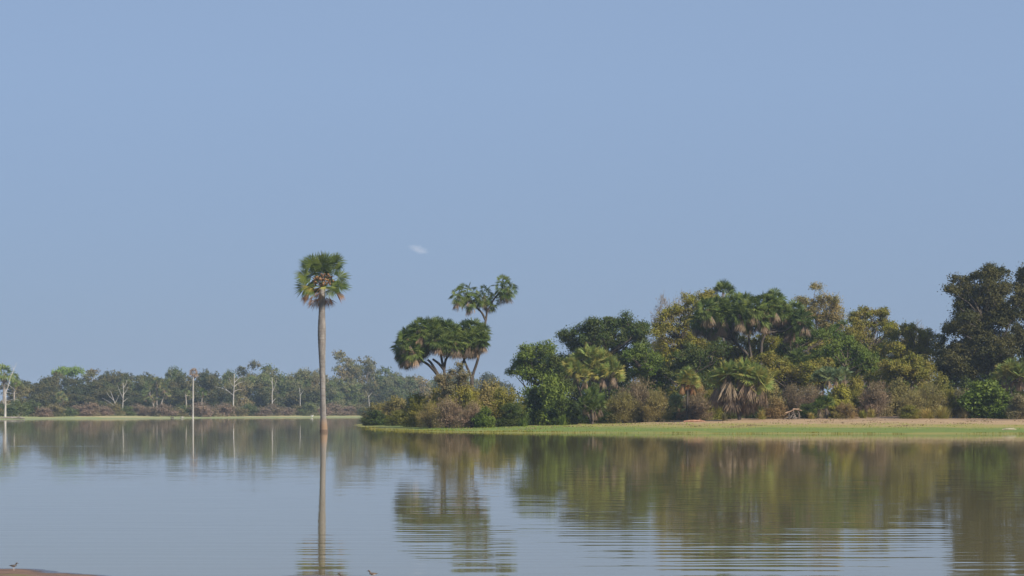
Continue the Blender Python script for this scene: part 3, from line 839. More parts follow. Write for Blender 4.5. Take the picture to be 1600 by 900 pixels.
big_tree('tall_dark_tree', (1548, 300), [(1545, 424, 12, 9), (1535, 540, 34, 30), (1510, 500, 24, 22), (1560, 490, 26, 24), (1495, 560, 26, 24), (1560, 430, 14, 11), (1530, 436, 13, 10), (1500, 440, 11, 8), (1488, 452, 11, 7), (1515, 452, 15, 11), (1545, 448, 18, 13), (1570, 450, 16, 13),
          (1498, 468, 13, 9), (1525, 472, 18, 12), (1555, 472, 20, 14), (1580, 475, 16, 14), (1505, 492, 16, 12), (1538, 498, 22, 14), (1570, 500, 20, 15), (1490, 515, 20, 15), (1520, 522, 24, 16), (1555, 528, 24, 18), (1585, 525, 18, 18), (1480, 540, 16, 20), (1500, 552, 24, 20), (1535, 558, 26, 20), (1565, 560, 22, 16), (1478, 570, 14, 16), (1520, 580, 26, 14)], 'tamarind',
         'tallest dark tree of the bank with ragged top and dense shaded crown', seed=16, gap=.14, leaf=.28, clump=.9, dens=1.15, tr=.5, bark='dark', depth=.9)
big_tree('tall_dark_tree', (1615, 306), [(1600, 425, 10, 8), (1615, 420, 14, 10), (1608, 440, 16, 12), (1595, 455, 12, 10), (1620, 462, 20, 15), (1600, 480, 16, 12), (1612, 500, 20, 15), (1600, 525, 16, 14), (1625, 535, 24, 18), (1640, 480, 22, 20), (1650, 520, 26, 22), (1610, 555, 22, 16)], 'tamarind',
         'second tall dark tree cut off by the right edge, pressed against the tallest one', seed=17, gap=.14, leaf=.28, clump=.9, dens=1.15, tr=.45, bark='dark', depth=.9)
big_tree('leafy_tree', (1690, 300), [(1690, 500, 30, 22), (1720, 520, 30, 22), (1670, 530, 26, 20), (1700, 550, 34, 24)], 'olive', 'olive tree beyond the right edge next to the tall dark trees', seed=18, gap=.25, leaf=.3)
big_tree('leafy_tree', (712, 276), [(690, 592, 12, 9), (712, 582, 14, 9), (726, 590, 13, 10), (700, 605, 16, 12), (722, 608, 16, 12), (708, 625, 18, 12), (690, 618, 12)], 'greyleaf',
         'thin grey-leaved small tree around the feet of the doum palms', seed=19, gap=.35, leaf=.2, clump=.6, dens=.8, tr=.1, bark='grey')
big_tree('leafy_tree', (880, 292), [(870, 565, 14, 12), (878, 585, 18, 14), (862, 600, 18, 14), (885, 605, 18, 14)], 'dark', 'narrow dark tree filling the gap left of the pale fan palms', seed=20, gap=.15, leaf=.26)

# the woods behind, filling the gaps
for i, (px, top, w_, mt, lb) in enumerate([
  (905, 560, 60, 'dark', 'dark tree deep in the woods behind the pale fan palms'),
  (955, 565, 60, 'dark', 'dark tree deep in the woods under the dome-shaped tree'),
  (1030, 540, 60, 'olive', 'olive tree deep in the woods under the bare grey treetops'),
  (1090, 530, 60, 'dark', 'dark tree deep in the woods under the yellow-green tree'),
  (1140, 545, 60, 'olive', 'olive tree deep in the woods behind the broad doum palm'),
  (1195, 540, 56, 'mid', 'green tree deep in the woods behind the doum trunks'),
  (1250, 520, 60, 'olive', 'olive tree deep in the woods below the brownish tree'),
  (1305, 515, 60, 'mid', 'green tree deep in the woods left of the two tufts'),
  (1365, 530, 60, 'olive', 'olive tree deep in the woods under the two tufts'),
  (1430, 535, 60, 'olive', 'olive tree deep in the woods left of the tallest dark tree'),
  (1490, 560, 50, 'dark', 'dark tree deep in the woods under the tallest dark tree'),
  (1545, 560, 60, 'dark', 'dark tree deep in the woods behind the bright pale fan palm'),
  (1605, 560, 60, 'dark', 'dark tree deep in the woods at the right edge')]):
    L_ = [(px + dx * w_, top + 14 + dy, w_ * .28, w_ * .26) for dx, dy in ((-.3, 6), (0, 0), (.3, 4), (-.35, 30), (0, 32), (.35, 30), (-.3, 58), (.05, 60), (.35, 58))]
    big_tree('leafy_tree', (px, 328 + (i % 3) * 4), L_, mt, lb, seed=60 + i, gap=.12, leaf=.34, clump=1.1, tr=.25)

# bare twiggy tree
def bare_tree(name, px, ybase, top, width, D, label, bark='grey', depthn=6, seed=0, r0=.22, group='bare trees', spread=.55, cat='bare tree', first=.3, n0=1, sides=4, crookf=.12):
    rg = np.random.default_rng(seed)
    x, y = ray(px, D), D; z = gz(x, y); k = D / F
    H = EYE + (HOR - top) * k - z; W = width * k
    q = Q()
    def grow(p, d, L, r, n):
        e = p + d * L
        mid = (p + e) / 2 + rg.normal(size=3) * L * crookf
        q.tube([p, mid, e], [r, r * .85, r * .68], sides, cap=False)
        if n == 0: return
        for _ in range(rg.choice([2, 3, 3])):
            nd = d + rg.normal(size=3) * spread; nd[2] += .12
            nd /= np.linalg.norm(nd)
            grow(e if rg.random() < .7 else mid, nd, L * rg.uniform(.6, .86), max(r * .58, .024), n - 1)
    for _ in range(n0):
        grow(np.array([0, 0, -.2]), np.array([rg.normal() * .15 * n0, rg.normal() * .1, 1.0]), H * first, r0, depthn)
    V = np.concatenate(q.v)
    sx = W / (np.percentile(V[:, 0], 99) - np.percentile(V[:, 0], 1)); sz = H / V[:, 2].max()
    V[:, 0] *= sx; V[:, 1] *= sx; V[:, 2] = np.where(V[:, 2] > 0, V[:, 2] * sz, V[:, 2])
    me = quad_mesh(name, V, np.concatenate(q.f), True)
    o = part(name, me, B[bark]); o.location = (x, y, z)
    return tag(o, label, cat, group)
bare_tree('bare_tree', 1040, 650, 452, 80, 330, 'leafless grey tree whose fine twigs rise behind the yellow-green tree', depthn=8, seed=2, r0=.25)
bare_tree('bare_tree', 1085, 650, 450, 60, 336, 'leafless grey tree showing only its twig tips left of the small palm head', depthn=7, seed=4, r0=.22)
bare_tree('bare_tree', 1312, 650, 462, 50, 338, 'leafless brown tree standing just right of the sparse brownish tree', depthn=6, seed=5, r0=.2)
bare_tree('bare_tree', 1352, 650, 478, 70, 330, 'leafless twigs poking above the olive tree with two tufts', depthn=6, seed=6, r0=.18)
bare_tree('bare_tree', 1425, 650, 498, 60, 325, 'leafless twigs poking above the yellow-olive spreading tree', depthn=6, seed=7, r0=.16)

# ================================================================== shrubs of the bank
SH = [
 # px, top, width, D, proto, mat, label
 (592, 628, 52, 346, 'small', 'khaki', 'lowest outermost khaki shrub at the left tip of the bank'),
 (588, 640, 48, 336, 'leafy', 'dark', 'low dark green shrub hanging over the water at the left tip'),
 (622, 617, 66, 340, 'small', 'khaki', 'rounded khaki shrub second from the left tip of the bank'),
 (628, 640, 60, 322, 'small', 'olive', 'dark olive undergrowth shrub in front of the khaki shrubs at the left tip'),
 (652, 612, 58, 292, 'small', 'olive', 'tall olive-yellow shrub left of the grey-leaved small tree'),
 (672, 630, 44, 272, 'twiggy', 'khaki', 'orange-stemmed khaki shrub standing at the edge of the green grass'),
 (700, 618, 56, 268, 'twiggy', 'pink', 'purplish dry shrub under the grey-leaved small tree'),
 (728, 600, 62, 272, 'small', 'olive', 'olive shrub below the smaller doum palm'),
 (762, 590, 74, 278, 'small', 'khaki', 'sunlit khaki shrub between the doum palms and the glossy green tree'),
 (788, 604, 62, 272, 'small', 'olive', 'olive shrub leaning on the left of the dark green shrubs'),
 (757, 634, 36, 262, 'leafy', 'mid', 'small fresh green bush at the foot of the sunlit khaki shrub'),
 (738, 628, 44, 264, 'twiggy', 'pink', 'dark purplish dry shrub beside the small fresh green bush'),
 (800, 628, 56, 268, 'small', 'dark', 'low dark shrub at the water side of the dark green thicket'),
 (838, 604, 62, 278, 'leafy', 'dark', 'dark green rounded shrub below the glossy green tree'),
 (860, 590, 56, 276, 'leafy', 'mid', 'tall leafy green shrub left of the low spiky palm'),
 (882, 620, 48, 270, 'leafy', 'dark', 'dark shrub tucked left of the low spiky palm'),
 (975, 612, 64, 272, 'twiggy', 'khaki', 'dry shrub with olive top right of the low spiky palm'),
 (1000, 592, 76, 275, 'twiggy', 'pink', 'large pinkish dry shrub right of the pale fan palms'),
 (1026, 606, 50, 270, 'twiggy', 'khaki', 'khaki twiggy shrub on the right flank of the large pinkish shrub'),
 (1058, 612, 44, 282, 'leafy', 'dark', 'dark shrub behind the little blue-green palm'),
 (1092, 588, 42, 278, 'small', 'rust', 'rust-tinted shrub between the small palm and the squat skirted palm'),
 (1085, 614, 64, 272, 'twiggy', 'pink', 'brown dry shrub over the shaded sand left of the squat skirted palm'),
 (1112, 606, 40, 274, 'small', 'olive', 'olive shrub touching the left side of the squat skirted palm'),
 (1205, 592, 50, 278, 'small', 'khaki', 'khaki shrub on the right of the squat skirted palm'),
 (1212, 620, 46, 268, 'small', 'rust', 'low orange-brown shrub between the skirted palm and the broken stump'),
 (1238, 600, 50, 280, 'twiggy', 'pink', 'purple-pink dry shrub above the broken stump'),
 (1266, 602, 56, 276, 'twiggy', 'pink', 'purple-pink dry shrub left of the yellow bush'),
 (1262, 630, 40, 272, 'small', 'dark', 'shaded low shrub behind the broken stump'),
 (1312, 598, 52, 272, 'leafy', 'yellow', 'yellow bush in the middle of the sandy bank'),
 (1335, 586, 50, 284, 'small', 'olive', 'olive shrub behind the yellow bush'),
 (1322, 628, 44, 267, 'twiggy', 'rust', 'rusty dry shrub at the right foot of the yellow bush'),
 (1368, 596, 60, 280, 'twiggy', 'pink', 'purplish dry shrub set back behind the sandy clearing'),
 (1400, 588, 60, 284, 'small', 'khaki', 'beige shrub top behind the purplish dry shrub'),
 (1345, 610, 40, 290, 'small', 'greyleaf', 'grey shrub at the left of the sandy clearing'),
 (1425, 610, 56, 270, 'twiggy', 'khaki', 'khaki twiggy shrub at the right of the sandy clearing'),
 (1452, 598, 62, 274, 'twiggy', 'khaki', 'beige twiggy shrub rising over the yellow grass tufts'),
 (1420, 632, 34, 266, 'small', 'olive', 'small shrub casting its shadow over the sandy clearing'),
 (1482, 606, 50, 276, 'small', 'olive', 'olive shrub right of the yellow grass tufts'),
 (1505, 604, 50, 274, 'small', 'greyleaf', 'grey-olive shrub left of the large glossy green bush'),
 (1540, 590, 74, 270, 'leafy', 'mid', 'large glossy green bush under the tallest dark tree'),
 (1562, 604, 56, 268, 'leafy', 'mid', 'right half of the glossy green bushes, slightly lower than its neighbour'),
 (1596, 614, 52, 264, 'small', 'greyleaf', 'pale grey-green shrub at the right edge by the shaded sand'),
 (1640, 600, 70, 268, 'small', 'olive', 'olive shrub just beyond the right edge'),
 (1700, 604, 80, 268, 'twiggy', 'khaki', 'khaki shrub well beyond the right edge'),
 (1470, 580, 50, 295, 'small', 'olive', 'olive shrub in the shade at the left foot of the tallest dark tree'),
 (1180, 620, 40, 276, 'small', 'dark', 'shaded dark shrub directly behind the skirt of dead fronds'),
 (1135, 625, 50, 276, 'small', 'dark', 'dark shrub in the gap behind the left of the skirted palm'),
 (905, 628, 50, 280, 'small', 'dark', 'dark shrub behind the low spiky palm'),
 (950, 625, 50, 282, 'small', 'dark', 'dark shrub in shade right behind the low spiky palm'),
 (1385, 606, 50, 296, 'small', 'dark', 'dark shrub deep behind the sandy clearing'),
 (680, 602, 46, 286, 'small', 'olive', 'olive shrub just left of the grey-leaved small tree trunk'),
]
for (px, top, w_, D, pr, mt, lb) in SH:
    bush(px, top, w_, D, pr, mt, lb)

# ================================================================== far shore
FT = {}
def far_proto(kind, n=3):
    outl = []
    for i in range(n):
        sd = hash_(kind) * 10 + i
        rg = np.random.default_rng(sd)
        if kind == 'round': L = [(rg.uniform(-3, 3), rg.uniform(-3, 3), rg.uniform(5.5, 10.5), rg.uniform(2, 3.2), 2.6, rg.uniform(1.6, 2.4)) for _ in range(9)] + [(0, 0, 3.0, 4, 4, 3), (-2.5, 0, 2.5, 2.5, 3, 2.5), (2.5, 0, 2.5, 2.5, 3, 2.5)]
        elif kind == 'tall': L = [(rg.uniform(-2.6, 2.6) * (1 - abs(h_ - 8) / 12), rg.uniform(-2, 2), h_, rg.uniform(1.3, 2.2), 1.8, rg.uniform(.9, 1.5)) for h_ in np.linspace(3.5, 13, 12)]
        elif kind == 'flat': L = [(rg.uniform(-4.5, 4.5), rg.uniform(-3, 3), rg.uniform(9.6, 11.0), rg.uniform(1.8, 2.8), 2.4, rg.uniform(.5, .8)) for _ in range(9)]
        elif kind == 'broad': L = [(rg.uniform(-5, 5), rg.uniform(-3, 3), rg.uniform(4, 9), rg.uniform(2, 3.2), 2.8, rg.uniform(1.5, 2.2)) for _ in range(12)] + [(0, 0, 2.6, 5, 4, 2.8), (-3.5, 0, 2.2, 3, 3, 2.5), (3.5, 0, 2.2, 3, 3, 2.5)]
        gap = {'round': .2, 'tall': .35, 'flat': .15, 'broad': .22}[kind]
        tm, cm = tree_mesh('far_' + kind, L, [(0, 0, -.4), (.1, 0, 3), (0, 0, 7)], .28, .55, .75, gap, 1.15, sd, 14)
        zmax = max(l[2] + l[5] for l in L); wmax = max(abs(l[0]) + l[3] for l in L)
        outl.append((tm, cm, zmax, wmax * 2))
    return outl
def hash_(s): return sum(ord(c) for c in s)
for kd in ('round', 'tall', 'flat', 'broad'): FT[kd] = far_proto(kd)
ORD = ['first', 'second', 'third', 'fourth', 'fifth', 'sixth', 'seventh', 'eighth', 'ninth', 'tenth', 'eleventh', 'twelfth', 'thirteenth', 'fourteenth', 'fifteenth', 'sixteenth', 'seventeenth', 'eighteenth', 'nineteenth', 'twentieth']
far_i = [0]
def nth(i):
    return ORD[i] if i < 20 else ('twenty-' + ORD[i - 20] if i < 29 else 'thirtieth' if i == 29 else 'thirty-' + ORD[i - 30])
def far_tree(px, top, width, D, kind, mat, label, name='far_tree', bark='grey', group='trees on the far shore'):
    x, y = ray(px, D), D; z = gz(x, y); k = D / F
    H = EYE + (HOR - top) * k - z
    far_i[0] += 1
    tm, cm, zm, wm = FT[kind][far_i[0] % 3]
    s = width * k / wm
    return place_tree(name, x, y, z, tm, cm, B[bark], M[mat], label, 'tree', group, (s, s, H / zm), (far_i[0] * 1.9) % 6.28)

FTR = [
 # px, top, width, D, kind, mat, label
 (-40, 592, 70, 690, 'broad', 'fardark', 'dark tree beyond the left edge on the far shore'),
 (22, 596, 44, 680, 'round', 'farbrown', 'brownish tree behind the bleached dead tree at the left edge'),
 (45, 594, 44, 715, 'round', 'fardark', 'dark blue-green tree right of the bleached dead tree at the left edge'),
 (75, 583, 56, 730, 'broad', 'fardark', 'dark tree left of the bright flat-topped tree on the far shore'),
 (106, 573, 40, 745, 'flat', 'farflat', 'bright yellow-green flat-topped tree standing above the dark far woods'),
 (118, 590, 60, 715, 'broad', 'fardark', 'dark tree right below the bright flat-topped tree'),
 (145, 577, 34, 750, 'tall', 'farbrown', 'brown thin-crowned tree right of the bright flat-topped tree'),
 (160, 594, 50, 715, 'round', 'fardark', 'dark tree just left of the forked bleached dead tree'),
 (180, 579, 46, 745, 'round', 'fardark', 'dark dome-crowned tree behind the forked bleached dead tree'),
 (205, 588, 48, 725, 'broad', 'farfar', 'grey-green tree right behind the forked bleached dead tree'),
 (232, 584, 44, 735, 'round', 'fardark', 'dark tree behind the clump of pale far fan palms'),
 (268, 575, 44, 750, 'broad', 'farfar', 'grey-green tree left of the thin white-trunked palm'),
 (292, 584, 40, 730, 'round', 'fardark', 'dark tree directly behind the thin white-trunked palm'),
 (325, 579, 44, 745, 'round', 'fardark', 'dark green tree right of the thin white-trunked palm'),
 (352, 580, 40, 750, 'broad', 'farfar', 'grey-green tree behind the bleached snag left of the pointed tree'),
 (386, 564, 27, 760, 'tall', 'fardark', 'dark pointed tree rising above the far tree line'),
 (372, 592, 46, 735, 'round', 'farbrown', 'brownish tree below the dark pointed tree'),
 (405, 582, 40, 755, 'round', 'farfar', 'grey-green tree just right of the dark pointed tree'),
 (432, 571, 42, 770, 'round', 'farfar', 'rounded grey-green tree above the slim white snag'),
 (462, 576, 44, 775, 'broad', 'farfar', 'grey-green tree immediately left of the lone lake palm trunk'),
 (488, 578, 40, 780, 'round', 'farbrown', 'brownish tree seen behind the lone lake palm trunk'),
 (420, 600, 52, 750, 'broad', 'fardark', 'dark understorey tree left of the slim white snag'),
 (470, 604, 60, 760, 'broad', 'fardark', 'dark understorey tree left of the lone lake palm trunk'),
 (522, 592, 36, 785, 'round', 'farfar', 'grey-green tree immediately right of the lone lake palm trunk'),
 (533, 549, 32, 800, 'tall', 'farbrown', 'tallest wispy tree of the far shore, right of the lone lake palm'),
 (552, 566, 34, 805, 'round', 'farbrown', 'pale brownish tree right of the tallest wispy tree'),
 (574, 556, 30, 812, 'tall', 'farbrown', 'wispy brown tree, second right of the tallest wispy tree'),
 (598, 574, 44, 820, 'round', 'farfar', 'pale grey-green tree above the khaki shrubs of the left tip'),
 (545, 596, 50, 790, 'broad', 'farfar', 'lower grey-green tree under the tallest wispy tree'),
 (580, 600, 50, 800, 'broad', 'fardark', 'darker tree above the outermost shrubs of the left tip'),
 (625, 583, 50, 835, 'broad', 'farfar', 'hazy tree left under the umbrella doum palm'),
 (655, 587, 50, 850, 'broad', 'farbrown', 'hazy brownish tree in the middle under the umbrella doum palm'),
 (620, 606, 50, 815, 'broad', 'farfar', 'lower hazy tree left under the umbrella doum palm'),
 (690, 586, 50, 870, 'broad', 'farfar', 'hazy tree behind the doum palm trunks'),
 (730, 584, 50, 880, 'broad', 'farfar', 'hazy tree behind the smaller doum palm'),
 (770, 584, 50, 880, 'broad', 'fardark', 'hazy dark treetop right of the tall doum palm trunk'),
 (60, 612, 60, 690, 'broad', 'fardark', 'dark understorey tree right of the bleached dead tree at the left edge'),
 (130, 615, 60, 700, 'broad', 'fardark', 'dark understorey tree below the bright flat-topped tree'),
 (215, 612, 60, 705, 'broad', 'fardark', 'dark understorey tree right of the forked dead tree'),
 (325, 608, 60, 715, 'broad', 'fardark', 'dark understorey tree right of the thin white-trunked palm'),
 (272, 606, 50, 710, 'round', 'fardark', 'dark understorey tree left of the thin white-trunked palm'),
 (172, 606, 50, 705, 'round', 'fardark', 'dark understorey tree behind the forked bleached dead tree'),
 (505, 606, 50, 770, 'broad', 'farfar', 'grey-green understorey tree behind the lone lake palm trunk'),
]
FTR += [(-85, 588, 60, 660, 'broad', 'fardark', 'dark tree far beyond the left edge, nearest to the frame'),
 (-130, 582, 60, 650, 'round', 'farfar', 'grey-green tree far beyond the left edge, second from the frame'),
 (-180, 590, 64, 650, 'broad', 'fardark', 'dark tree far beyond the left edge, third from the frame'),
 (-240, 584, 64, 640, 'round', 'farbrown', 'brownish tree far beyond the left edge, fourth from the frame'),
 (-300, 590, 70, 640, 'broad', 'fardark', 'dark tree far beyond the left edge, outermost one')]
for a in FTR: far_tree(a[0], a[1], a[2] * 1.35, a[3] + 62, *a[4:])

cols = {'farpurple': 'purplish brown', 'farbrown': 'tan', 'farfar': 'grey-green', 'fardark': 'dark green', 'khaki': 'straw-coloured'}
k_ = 0
pxs = list(range(-30, 580, 19))
for i, px in enumerate(pxs):
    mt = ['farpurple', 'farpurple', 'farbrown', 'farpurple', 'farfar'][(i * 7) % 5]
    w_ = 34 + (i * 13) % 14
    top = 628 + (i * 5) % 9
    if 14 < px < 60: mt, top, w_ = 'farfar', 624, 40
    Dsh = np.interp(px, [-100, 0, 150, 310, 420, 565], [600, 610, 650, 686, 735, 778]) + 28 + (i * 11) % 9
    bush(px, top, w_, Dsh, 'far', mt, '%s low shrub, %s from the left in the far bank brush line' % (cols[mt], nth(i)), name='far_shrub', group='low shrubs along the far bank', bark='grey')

# far palms and bleached trees
palm('far_palm', 680, [[(6, 650), (6, 610), (7, 590)]], [(7, 583, 1.35)], FARF, 'dark fan palm at the left edge above the bleached dead tree', hscale=1.25, tr=.4, seed=1, group='fan palms on the far shore', bark='grey')
palm('far_palm', 690, [[(22, 650), (22, 620), (22, 605)]], [(20, 590, 1.0), (26, 598, .9)], FARF, 'shorter fan palm with brown fronds beside the one at the left edge', hscale=1.0, tr=.35, seed=2, group='fan palms on the far shore', bark='grey', deadm='deadbrown')
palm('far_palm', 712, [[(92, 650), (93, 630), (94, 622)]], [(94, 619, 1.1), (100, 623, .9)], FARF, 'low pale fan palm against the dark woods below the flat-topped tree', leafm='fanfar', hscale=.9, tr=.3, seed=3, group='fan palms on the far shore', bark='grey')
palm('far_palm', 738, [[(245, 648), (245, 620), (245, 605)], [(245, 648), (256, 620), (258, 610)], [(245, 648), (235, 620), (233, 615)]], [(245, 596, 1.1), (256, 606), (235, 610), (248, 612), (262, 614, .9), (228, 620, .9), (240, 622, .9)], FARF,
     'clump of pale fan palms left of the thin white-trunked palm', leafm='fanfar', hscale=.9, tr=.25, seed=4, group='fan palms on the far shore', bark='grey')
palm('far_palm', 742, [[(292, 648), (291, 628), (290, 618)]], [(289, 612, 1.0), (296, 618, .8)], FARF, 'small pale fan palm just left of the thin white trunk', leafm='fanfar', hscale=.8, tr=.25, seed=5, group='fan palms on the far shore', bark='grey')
palm('far_palm', 745, [[(315, 648), (315, 630), (316, 618)]], [(317, 612, .9)], FARF, 'small brown-skirted fan palm right of the thin white trunk', leafm='fan', deadm='deadbrown', hscale=.9, tr=.25, seed=6, group='fan palms on the far shore', bark='grey')
palm('lake_palm', 684, [[(301.5, 654), (301.6, 620), (301.8, 585)]], [(302, 582, 1.0)], FARF, 'thin palm with long whitish trunk and rusty head rising from the far waterline', leafm='deadfan', deadm='deadbrown', hscale=.82, tr=.27, seed=7, bark='white', taper=.8)

def snag(px, ybase_D, polys, label, w=.17, seed=0, group='bleached dead trees', bark='white'):
    D = ybase_D; x, y = ray(px, D), D; z = max(gz(x, y), -.6); k = D / F
    rg = np.random.default_rng(seed)
    q = Q()
    for i, pl in enumerate(polys):
        P = np.array([((p_[0] - px) * k, rg.uniform(-1, 1) * (.8 if j else .1) * (i > 0), EYE + (HOR - p_[1]) * k - z) for j, p_ in enumerate(pl)])
        if i == 0: P[0][2] = -.5
        r0 = w * pl[0][2] if len(pl[0]) > 2 else w * .4
        q.tube(P, np.linspace(r0, r0 * .4, len(P)), 6)
    o = part('dead_tree', q.mesh('dead_tree', True), B[bark]); o.location = (x, y, z)
    return tag(o, label, 'dead tree', group)
snag(8, 628, [[(8, 655, 2.0), (8.5, 630), (9, 608, 1.2)], [(9, 612, 1.0), (13, 604), (16, 590), (21, 578)], [(9, 626), (16, 625), (24, 623), (30, 626)], [(9, 613), (16, 614), (26, 615)], [(9, 632), (17, 631)], [(8, 620), (2, 617), (-6, 619)], [(9, 640, .6), (4, 628), (2, 622)], [(21, 578, .3), (24, 570), (26, 566)], [(21, 578, .3), (19, 570)], [(14, 602, .4), (20, 606), (26, 612)]],
     'bleached dead tree with side branches standing at the water on the left edge', seed=1)
snag(184, 735, [[(184, 650, 1.0), (182, 636), (178, 626), (173, 612)], [(182, 636, .5), (170, 628), (160, 622)], [(178, 626, .5), (170, 618), (166, 612)], [(184, 646, .6), (176, 636), (166, 630)], [(180, 630, .4), (184, 622), (186, 616)], [(173, 612, .3), (168, 608)]],
     'left bleached tree of the forked pair, leaning with many twigs', seed=2)
snag(191, 738, [[(191, 650, 1.1), (192, 630), (193, 610), (192, 598)], [(192, 618, .5), (198, 610), (200, 604)], [(192, 622, .5), (187, 612), (184, 602)], [(192, 628, .5), (200, 622)], [(193, 606, .4), (197, 600), (198, 594)]],
     'right bleached tree of the forked pair, upright trunk', seed=3)
snag(364, 775, [[(364, 636, 1.4), (365, 615), (366, 600), (366, 584)], [(365, 618, .6), (355, 610), (345, 606), (336, 604)], [(366, 604, .6), (374, 598), (382, 596)], [(366, 598, .6), (374, 590), (378, 588)], [(365, 612, .5), (374, 608), (380, 609)], [(355, 610, .4), (350, 604)], [(366, 606, .4), (360, 598), (358, 590)]],
     'tall bleached snag with horizontal arms left of the dark pointed tree', seed=4)
snag(426, 790, [[(426, 636, 1.2), (425, 620), (426, 605), (425, 590)], [(426, 612, .5), (430, 602), (432, 594)], [(426, 600, .5), (421, 592)], [(426, 628, .5), (431, 622)]],
     'slim pale snag between the dark pointed tree and the lone lake palm', seed=5)
snag(469, 800, [[(469, 636, .9), (469, 620), (468, 606)], [(469, 618, .4), (474, 610)]], 'short thin pale snag close left of the lone lake palm', seed=6)
snag(578, 850, [[(578, 634, .9), (576, 620), (571, 610)], [(576, 620, .4), (582, 612)]], 'thin leaning pale trunk right of the lone lake palm among hazy trees', seed=7)

# ================================================================== grass, litter and small things on the bank
def tuft(px, top, width, D, label, n=260, seed=0, mat='straw', group='dry grass tufts on the sand'):
    x, y = ray(px, D), D; z = gz(x, y); k = D / F
    H = max(.35, EYE + (HOR - top) * k - z); W = width * k
    rg = np.random.default_rng(seed)
    q = Q()
    for i in range(n):
        a = rg.uniform(0, 6.28); r = abs(rg.normal()) * W * .2
        b0 = np.array([cos(a) * r, sin(a) * r, 0]); out_ = np.array([cos(a), sin(a), 0]) * W * rg.uniform(.05, .6) + rg.normal(size=3) * [.1, .1, 0]
        h = H * rg.uniform(.25, 1.0) * (1 - .5 * min(1, r / W * 2)); s = np.array([-sin(a), cos(a), 0]) * .035
        c1 = b0 + out_ * .35 + [0, 0, h * .6]; c2 = b0 + out_ + [0, 0, h]
        q.add([b0 - s, b0 + s, c1 + s * .8, c1 - s * .8, c2 + s * .15, c2 - s * .15], [(0, 1, 2, 3), (3, 2, 4, 5)])
    o = part('grass_tuft', q.mesh('grass_tuft'), M[mat]); o.location = (x, y, z - .02)
    return tag(o, label, 'grass tuft', group)
tuft(1474, 630, 26, 267, 'tall golden grass tuft, rightmost under the beige twiggy shrub', 420, 1)
tuft(1450, 634, 26, 267, 'golden grass tuft in the middle under the beige twiggy shrub', 360, 2)
tuft(1434, 638, 18, 267, 'thin golden grass tuft, leftmost under the beige twiggy shrub', 200, 3)
tuft(1268, 641, 12, 266, 'small golden grass tuft standing alone on the open sand', 160, 4)
tuft(1348, 638, 14, 268, 'green-gold grass tuft at the left of the sandy clearing', 200, 5, 'yellow')
tuft(1362, 634, 14, 272, 'pale thin grass tuft beside the green-gold one', 160, 6)
tuft(1132, 642, 12, 263, 'small green plant in front of the skirt of dead fronds', 120, 7, 'greyleaf')
tuft(1190, 636, 14, 264, 'golden grass tuft at the right foot of the squat skirted palm', 200, 8)
tuft(880, 642, 14, 266, 'bright green weed at the foot of the dark green shrubs', 160, 9, 'mid')
tuft(818, 648, 14, 266, 'small bright green weed on the sand below the glossy green tree', 120, 10, 'mid')
tuft(672, 636, 18, 288, 'orange-brown grass tuft at the edge of the green grass', 260, 11, 'rust')
tuft(1506, 632, 18, 269, 'grey dry grass tuft left of the large glossy green bush', 220, 12, 'greyleaf')

# low undergrowth that closes the floor of the woods
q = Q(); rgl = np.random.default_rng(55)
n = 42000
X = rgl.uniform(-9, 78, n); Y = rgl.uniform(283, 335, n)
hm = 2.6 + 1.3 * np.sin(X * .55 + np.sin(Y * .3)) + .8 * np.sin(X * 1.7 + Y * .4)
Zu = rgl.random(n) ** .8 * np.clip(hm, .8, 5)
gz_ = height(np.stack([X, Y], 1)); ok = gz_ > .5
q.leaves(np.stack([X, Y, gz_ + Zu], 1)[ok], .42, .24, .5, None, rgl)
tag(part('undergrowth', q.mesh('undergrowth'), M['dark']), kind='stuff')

# leaf litter and low weeds scattered over the sand
q = Q(); rgl = np.random.default_rng(99)
n = 5200
px = rgl.uniform(690, 1760, n); Dd = 246 + np.abs(rgl.normal(size=n)) * 9 + 6 * np.sin(px * .021) + rgl.uniform(-1, 1, n)
Dd = np.where(px < 800, Dd + 6, Dd)
X = (px - 800) / F * Dd
cl = np.sin(X * 1.1 + 2 * np.sin(Dd * .4)) + rgl.normal(size=n) * .5
ok = cl > .35
X, Dd = X[ok], Dd[ok]
Z = height(np.stack([X, Dd], 1)) + .03
q.leaves(np.stack([X, Dd, Z], 1), .22, .09, .9, None, rgl)
tag(part('leaf_litter', q.mesh('leaf_litter'), M['pink']), kind='stuff')
q = Q()
n = 9000
px = rgl.uniform(600, 1760, n); Dd = 230 + rgl.random(n) ** .8 * 36
X = (px - 800) / F * Dd
hh = height(np.stack([X, Dd], 1))
ok = (hh > .03) & (hh < .85) & (np.sin(X * .7 + np.sin(Dd * .5) * 2) + rgl.normal(size=n) * .6 > .1)
X, Dd, hh = X[ok], Dd[ok], hh[ok]
ax = rgl.normal(size=(len(X), 3)) * .5; ax[:, 2] = 1
q.leaves(np.stack([X, Dd, hh + .05], 1), .16, .05, 0, ax, rgl)
tag(part('short_grass', q.mesh('short_grass'), M['bright']), kind='stuff')

